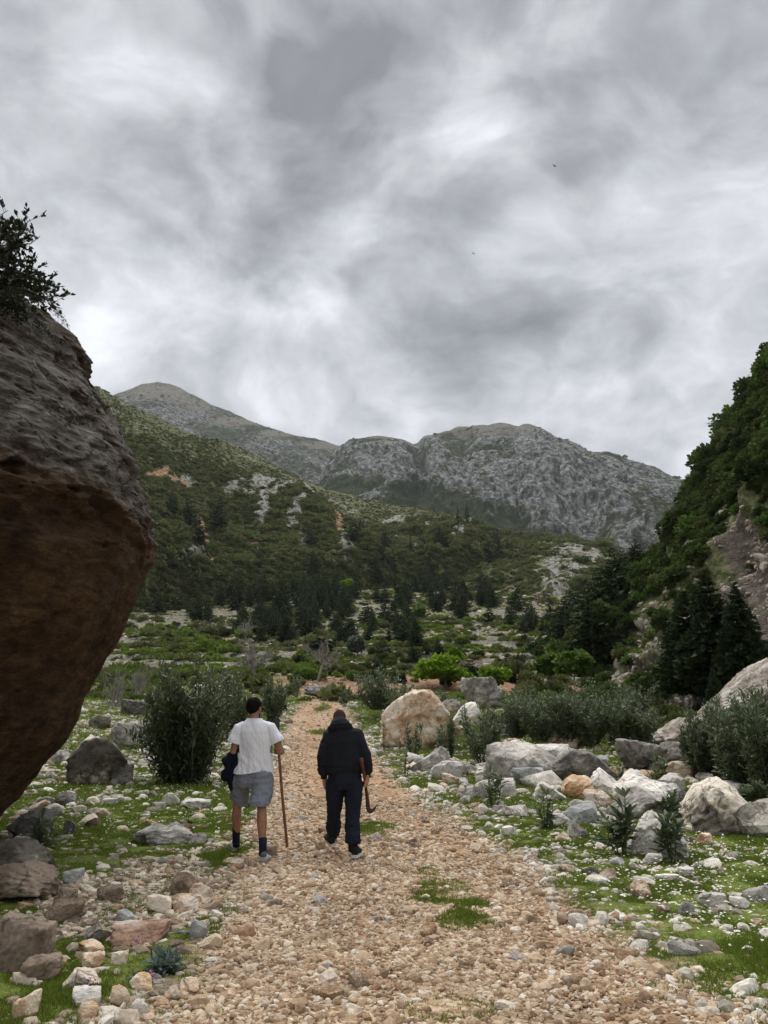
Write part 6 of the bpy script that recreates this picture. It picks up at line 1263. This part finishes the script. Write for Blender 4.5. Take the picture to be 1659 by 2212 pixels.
    # shorts
    wz = [tube([Q(1000, 3020), Q(999, 3045), Q(997, 3080), Q(996, 3100)], [.19, .20, .208, .19], 24, ry=[.12, .13, .14, .12], side=[1, 0, 0]),
          tube([hipL + [-.005, 0, .02], (hipL + kneeL) / 2 + [-.008, 0, .02], kneeL + [.028, -.01, .03], kneeL + [.034, -.02, -.03]], [.115, .112, .100, .104], 20, ry=[.125, .115, .102, .104]),
          tube([hipR + [.005, 0, .02], (hipR + kneeR) / 2 + [.006, 0, .0], kneeR + [-.03, 0, .03], kneeR + [-.03, 0, -.06]], [.118, .115, .108, .112], 20, ry=[.13, .12, .108, .112])]
    hl = Q(0, 3160, 9.72)[2]; hr = Q(0, 3171, 9.4)[2]; mid = Q(972, 3100)[0]
    def fold2(c, n): return fbm(np.stack([c[:, 0], c[:, 1], c[:, 2] * .4], 1), 12, 3) * .020 + fbm(c * np.array([1, 1, 2.]), 8, 3, ridged=True) * .013 - .018 * np.exp(-((c[:, 0] - Q(994, 0)[0]) / .012) ** 2) * (c[:, 2] > Q(0, 3110)[2])
    remesh('shorts', wz, .0085, GREYC, 4, disp=fold2, parent=o, keep=lambda c: np.where(c[:, 0] < mid, c[:, 2] - (hl - (c[:, 0] - kneeL[0]) * .55), c[:, 2] - hr))
    for k, a, (x, y, Yy) in ((kneeL, ankL, (930, 3258, 9.82)), (kneeR, ankR, (1035, 3300, 9.28))):
        t = Q(x, y, Yy); V, F = tube([t, t * .6 + a * .4, a, a + [0, .015, -.035]], [.049, .046, .042, .044], 18); ob('sock', mesh('sock', V, F, SOCK, smooth=True), o)
    for side, (hx, hy, Yh), lift in (('l', (921, 3352, 9.86), .0), ('r', (1034, 3406, 9.18), .0)):
        hl_ = Q(hx, hy, Yh); f = np.array([-.10 if side == 'l' else .02, .285, .0]); uo = shoe(hl_, hl_ + f, .105, .095, .028, np.array([0, 0, 1.]), o, SHOEW, SOLEG)
        c = hl_ + [0, .035, .082]; V, F = tube([c + [0, .006, .0], c + [0, .006, .03], c + [0, .004, .052]], [.040, .034, .022], 16, ry=[.052, .040, .022]); pc = ob('heel_tab', mesh('heel_tab', V, F, TEAL, smooth=True)); pc.parent = uo
    tag(o, 'man walking away in white t-shirt and grey shorts, leaning on a long staff', 'person')
    # long billhook used as a staff
    t0, t1 = q(1131, 3336, Y + .06), q(1088, 2903, Y + .26); bo = empty('billhook', t0); 
    h0 = q(1093, 2890, Y + .27); V, F = tube([t0 - t0, (q(1113, 3150, Y + .14) - t0), (q(1100, 2990, Y + .22) - t0), h0 - t0], [.0165, .017, .0165, .016], 10); ob('handle', mesh('handle', V, F, WOODH, smooth=True), bo)
    pts = [(1092.5, 2892), (1091, 2870), (1089, 2850), (1089.5, 2838), (1093, 2829), (1098, 2827)]; wd = [.022, .032, .038, .040, .034, .016]
    V, F = tube([q(x, y, Y + .27) - t0 for x, y in pts], wd, 12, ry=[.012, .006, .005, .004, .004, .003], side=[1, 0, 0]); ob('blade', mesh('blade', V, F, IRON, smooth=True), bo); tag(bo, 'long wooden staff with curved black blade at its top, held by the man in shorts', 'billhook')
    # jacket carried on the left arm
    pj = [(935, 2925), (912, 2958), (898, 2970), (874, 2992), (882, 3008), (889, 3022), (884, 3036), (875, 3042), (873, 3066), (884, 3074), (897, 3068), (901, 3084), (906, 3096), (912, 3115), (919, 3112), (921, 3088), (922, 3060), (930, 3030), (940, 3004), (953, 2980), (948, 2950)]
    ctr = q(918, 3010, Y + .05); rings = []; pj = np.array(pj, float); nn = len(pj)
    def ring(sc, dy): return np.array([ctr + (q(x, y, Y + .05) - ctr) * sc + np.array([0, dy, 0]) for x, y in pj])
    Vj = np.concatenate([ring(.02, -.085), ring(.5, -.085), ring(.85, -.06), ring(1., 0), ring(.9, .09), ring(.5, .12), ring(.02, .12)]); jo = remesh('jacket', [(Vj, grid_faces(7, nn, True)[:, ::-1])], .009, NAVY, 2, disp=lambda c, n: fbm(c * np.array([1, 1, .35]), 13, 3, ridged=True) * .022)
    tag(jo, 'navy jacket hanging over the left forearm of the man in the white shirt', 'jacket')
build_walker_shorts()

def build_walker_black():
    Y = 9.62; o = empty('person', P(738, 1850, 9.55) * np.array([1, 1, 0])); base = np.array(o.location); rel = lambda p: p - base; Q = lambda x, y, Yy=Y: rel(q(x, y, Yy))
    hc = Q(1336.5, 2836, Y + .10); hp, T = head(hc, .235, 0.0, .52)
    kneeL, ankL, kneeR, ankR = Q(1316, 3186, Y + .10), Q(1312, 3290, 9.92), Q(1389, 3190, Y - .02), Q(1388, 3335, 9.48)
    hipL, hipR = Q(1324, 3080), Q(1392, 3080)
    shL, shR = Q(1296, 2896), Q(1404, 2892); elL, elR = Q(1271, 2975, Y - .04), Q(1440, 2975, Y - .04); wrL, wrR = Q(1276, 3062, Y + .02), Q(1447, 3058, Y + .0)
    body = hp + [tube([hc + [0, -.04, -.07], Q(1338, 2870, Y), Q(1340, 2890)], [.056, .062, .09], 14), tube([Q(1344, 2888), Q(1346, 2940), Q(1350, 3000), Q(1355, 3060), Q(1357, 3085)], [.14, .16, .15, .155, .14], 20, ry=[.09, .105, .10, .11, .10], side=[1, 0, 0])]
    for h, k, a in ((hipL, kneeL, ankL), (hipR, kneeR, ankR)): body.append(leg_tube(h, k, a, [.085, .078, .054, .056, .042, .038]))
    for s, e, w in ((shL, elL, wrL), (shR, elR, wrR)): body.append(tube([s, (s + e) / 2, e, e * .7 + w * .3, w], [.055, .052, .042, .040, .029], 14))
    body += hand(wrL, np.array([.22, .0, -1.]), np.array([.75, -.65, .1]), np.array([.65, .75, .1]), L=.20, curl=.35) + hand(wrR + np.array([0, -.03, 0]), np.array([-.16, .0, -1.]), np.array([-.8, .55, 0]), np.array([.55, .8, 0]), L=.21, fist=True)
    for a in (ankL, ankR): body.append(tube([a, a + [0, .04, -.04], a + [0, .12, -.06]], [.036, .04, .03], 10))
    remesh('body', body, .0075, SK2, 3, parent=o)
    for s in (-1, 1):
        V, F = ell((s * .031, .074, .004), (.012, .010, .008), 10, 8); ob('eye', mesh('eye', T(V), F, EYE, smooth=True), o)
    hv = [(T(V), F) for V, F in [ell((0, -.016, .032), (.080, .096, .090), 20, 16), ell((0, -.050, -.015), (.068, .052, .062), 16, 12)]]; remesh('hair', hv, .007, HAIR2, 2, parent=o)
    V, F = ell((0, .055, -.07), (.054, .042, .042), 16, 12); remesh('beard', [(T(V), F)], .008, HAIR2, 1, parent=o)
    # jacket with hood
    torso = tube([Q(1339, 2862), Q(1340, 2872), Q(1344, 2890), Q(1346, 2920), Q(1349, 2965), Q(1353, 3005), Q(1356, 3025), Q(1356, 3036), Q(1356, 3044)], [.09, .135, .205, .235, .245, .245, .24, .225, .215], 28, ry=[.08, .10, .125, .14, .15, .155, .155, .14, .13], side=[1, 0, 0])
    arms = [tube([shL + [.05, 0, .01], shL, (shL + elL) / 2, elL, (elL + wrL) / 2 + [-.006, 0, 0], elL * .22 + wrL * .78, elL * .14 + wrL * .86], [.070, .076, .074, .068, .066, .060, .046], 18), tube([shR + [-.05, 0, .01], shR, (shR + elR) / 2, elR, (elR + wrR) / 2 + [.006, 0, 0], elR * .22 + wrR * .78, elR * .14 + wrR * .86], [.070, .076, .074, .068, .066, .060, .046], 18)]
    def fl(c, n): return fbm(c * np.array([1, 1, .6]), 7, 3) * .016 + fbm(c * np.array([1, 1, 1.5]), 7, 3, ridged=True) * .008 - .012 * np.exp(-((c[:, 2] - Q(0, 3020)[2]) / .010) ** 2) * (np.abs(c[:, 0] - Q(1354, 0)[0]) < .2)
    jk = remesh('hooded_jacket', [torso] + arms, .0085, BLACKC, 4, disp=fl, parent=o)
    hood = [tube([Q(1337, 2846, Y - .0) + [0, .02, 0], Q(1338, 2856, Y - .02), Q(1340, 2868, Y - .05), Q(1341, 2878, Y - .07)], [.092, .118, .145, .12], 22, ry=[.085, .10, .10, .06], side=[1, 0, 0]),
            tube([Q(1302, 2880, Y + .05), Q(1312, 2862, Y + .02), Q(1322, 2846, Y)], [.05, .045, .03], 12), tube([Q(1382, 2878, Y + .05), Q(1370, 2862, Y + .02), Q(1357, 2843, Y)], [.05, .045, .03], 12)]
    hd = remesh('hood', hood, .0085, BLACKC, 4, disp=lambda c, n: fbm(c * np.array([1, 1, 2.]), 13, 2, ridged=True) * .010); hd.parent = jk
    # yoke flap across the back
    ys = [(1308, 2926), (1325, 2921), (1345, 2918), (1365, 2918), (1385, 2920), (1398, 2924)]; V, F = tube([Q(x, y, Y - .142 + .00004 * (x - 1352) ** 2) for x, y in ys], .006, 6, ry=.012); fo = ob('yoke_flap', mesh('yoke_flap', V, F, BLACKC, smooth=True)); fo.parent = jk
    for e, w in ((elL, wrL), (elR, wrR)):
        V, F = tube([e * .16 + w * .84, e * .06 + w * .94, w + (w - e) * .03], [.042, .040, .038], 16); c = ob('cuff', mesh('cuff', V, F, BLACKC, smooth=True)); c.parent = jk
    tr = [tube([Q(1356, 3026), Q(1356, 3045), Q(1358, 3080), Q(1357, 3105)], [.180, .192, .202, .18], 24, ry=[.12, .135, .15, .12], side=[1, 0, 0]),
          tube([hipL + [-.004, 0, 0], (hipL + kneeL) / 2 + [-.006, -.01, 0], kneeL, (kneeL + ankL) / 2 + [0, -.03, 0], ankL + [.002, -.01, .05], ankL + [.0, 0, .015]], [.112, .104, .084, .078, .070, .060], 20),
          tube([hipR + [.004, 0, 0], (hipR + kneeR) / 2 + [.003, -.01, 0], kneeR, (kneeR + ankR) / 2, ankR + [.0, 0, .10], ankR + [.0, 0, .055], ankR + [0, 0, .04]], [.116, .108, .086, .078, .068, .080, .056], 20)]
    def ft(c, n): return fbm(c * np.array([1, 1, .5]), 9, 3) * .018 + fbm(c * np.array([1, 1, 2.4]), 8, 3, ridged=True) * (.009 + .012 * (c[:, 2] < Q(0, 3240)[2]))
    remesh('trousers', tr, .0085, NAVYT, 4, disp=ft, parent=o)
    V, F = tube([ankR + [0, 0, .05], ankR + [0, 0, .0], ankR + [0, .01, -.04]], [.050, .048, .05], 16); ob('sock', mesh('sock', V, F, SHOEB, smooth=True), o); V, F = tube([ankL + [0, 0, .03], ankL, ankL + [0, .01, -.03]], [.048, .046, .048], 16); ob('sock', mesh('sock', V, F, SHOEB, smooth=True), o)
    h = Q(1394, 3380, 9.40); shoe(h, h + np.array([.05, .275, .0]), .112, .115, .032, np.array([0, 0, 1.]), o, SHOEB, SOLEW)
    h = Q(1315, 3334, 9.86); shoe(h, h + np.array([-.10, .25, .055]), .110, .12, .030, np.array([-.28, -.25, 1.]), o, SHOEB, SOLEW)
    tag(o, 'man walking away with bowed head in a black hooded jacket and dark trousers', 'person')
    # billhook hanging from the right hand
    Yb = Y + .03; t0 = q(1422, 2985, Yb - .02); bo = empty('billhook', t0); pts = [(1422, 2985), (1426, 3010), (1433, 3045), (1437.5, 3075), (1441, 3105), (1445, 3135), (1448, 3160), (1448, 3178)]
    hy = [-.20, -.19, -.13, -.06, -.01, .02, .03, .03]; t0 = q(1422, 2985, Yb - .20); bo.location = t0; V, F = tube([q(x, y, Yb + hy[i]) - t0 for i, (x, y) in enumerate(pts)], [.024, .021, .018, .018, .017, .020, .024, .026], 12); ob('handle', mesh('handle', V, F, WOODR, smooth=True), bo)
    outer = [(1441, 3168), (1442, 3186), (1447, 3198), (1455, 3204.5), (1463, 3203), (1472, 3196), (1480, 3183), (1486, 3167)]; inner = [(1453, 3166), (1455, 3176), (1459, 3183), (1464, 3184.5), (1468, 3184), (1474, 3179), (1480, 3173), (1485.6, 3167.5)]
    A = np.array([q(x, y, Yb) - t0 for x, y in outer]); B = np.array([q(x, y, Yb) - t0 for x, y in inner]); th = np.array([.014, .010, .009, .008, .006, .005, .004, .002])[:, None] * np.array([0, 1, 0])
    V = np.stack([A - th, A + th, B + th * .35, B - th * .35], 1).reshape(-1, 3); F = grid_faces(8, 4, True); F = np.concatenate([F, [[3, 2, 1, 0], [28, 29, 30, 31]]]); ob('blade', mesh('blade', V, F, IRONR), bo); tag(bo, 'short billhook with a curved blade hanging from the hand of the man in black', 'billhook')
build_walker_black()

# ------------------------------------------------------------------ air between here and the mountains
def build_haze():
    me = bpy.data.meshes.new('haze'); x, y0, y1, z0, z1 = 4200, -60, 4200, -8, 1250
    me.from_pydata([(-x, y0, z0), (x, y0, z0), (x, y1, z0), (-x, y1, z0), (-x, y0, z1), (x, y0, z1), (x, y1, z1), (-x, y1, z1)], [], [(0, 3, 2, 1), (4, 5, 6, 7), (0, 1, 5, 4), (1, 2, 6, 5), (2, 3, 7, 6), (3, 0, 4, 7)])
    m = bpy.data.materials.new('haze'); m.use_nodes = True; g = NT(m.node_tree); g.nodes.clear()
    v = g.n('ShaderNodeVolumePrincipled'); v.inputs['Color'].default_value = (.90, .94, 1, 1); v.inputs['Density'].default_value = .000055; v.inputs['Anisotropy'].default_value = .2
    o = g.n('ShaderNodeOutputMaterial'); g.links.new(v.outputs[0], o.inputs['Volume']); me.materials.append(m); m.cycles.homogeneous_volume = True if hasattr(m.cycles, 'homogeneous_volume') else None
    tag(ob('haze', me), kind='stuff')
build_haze()
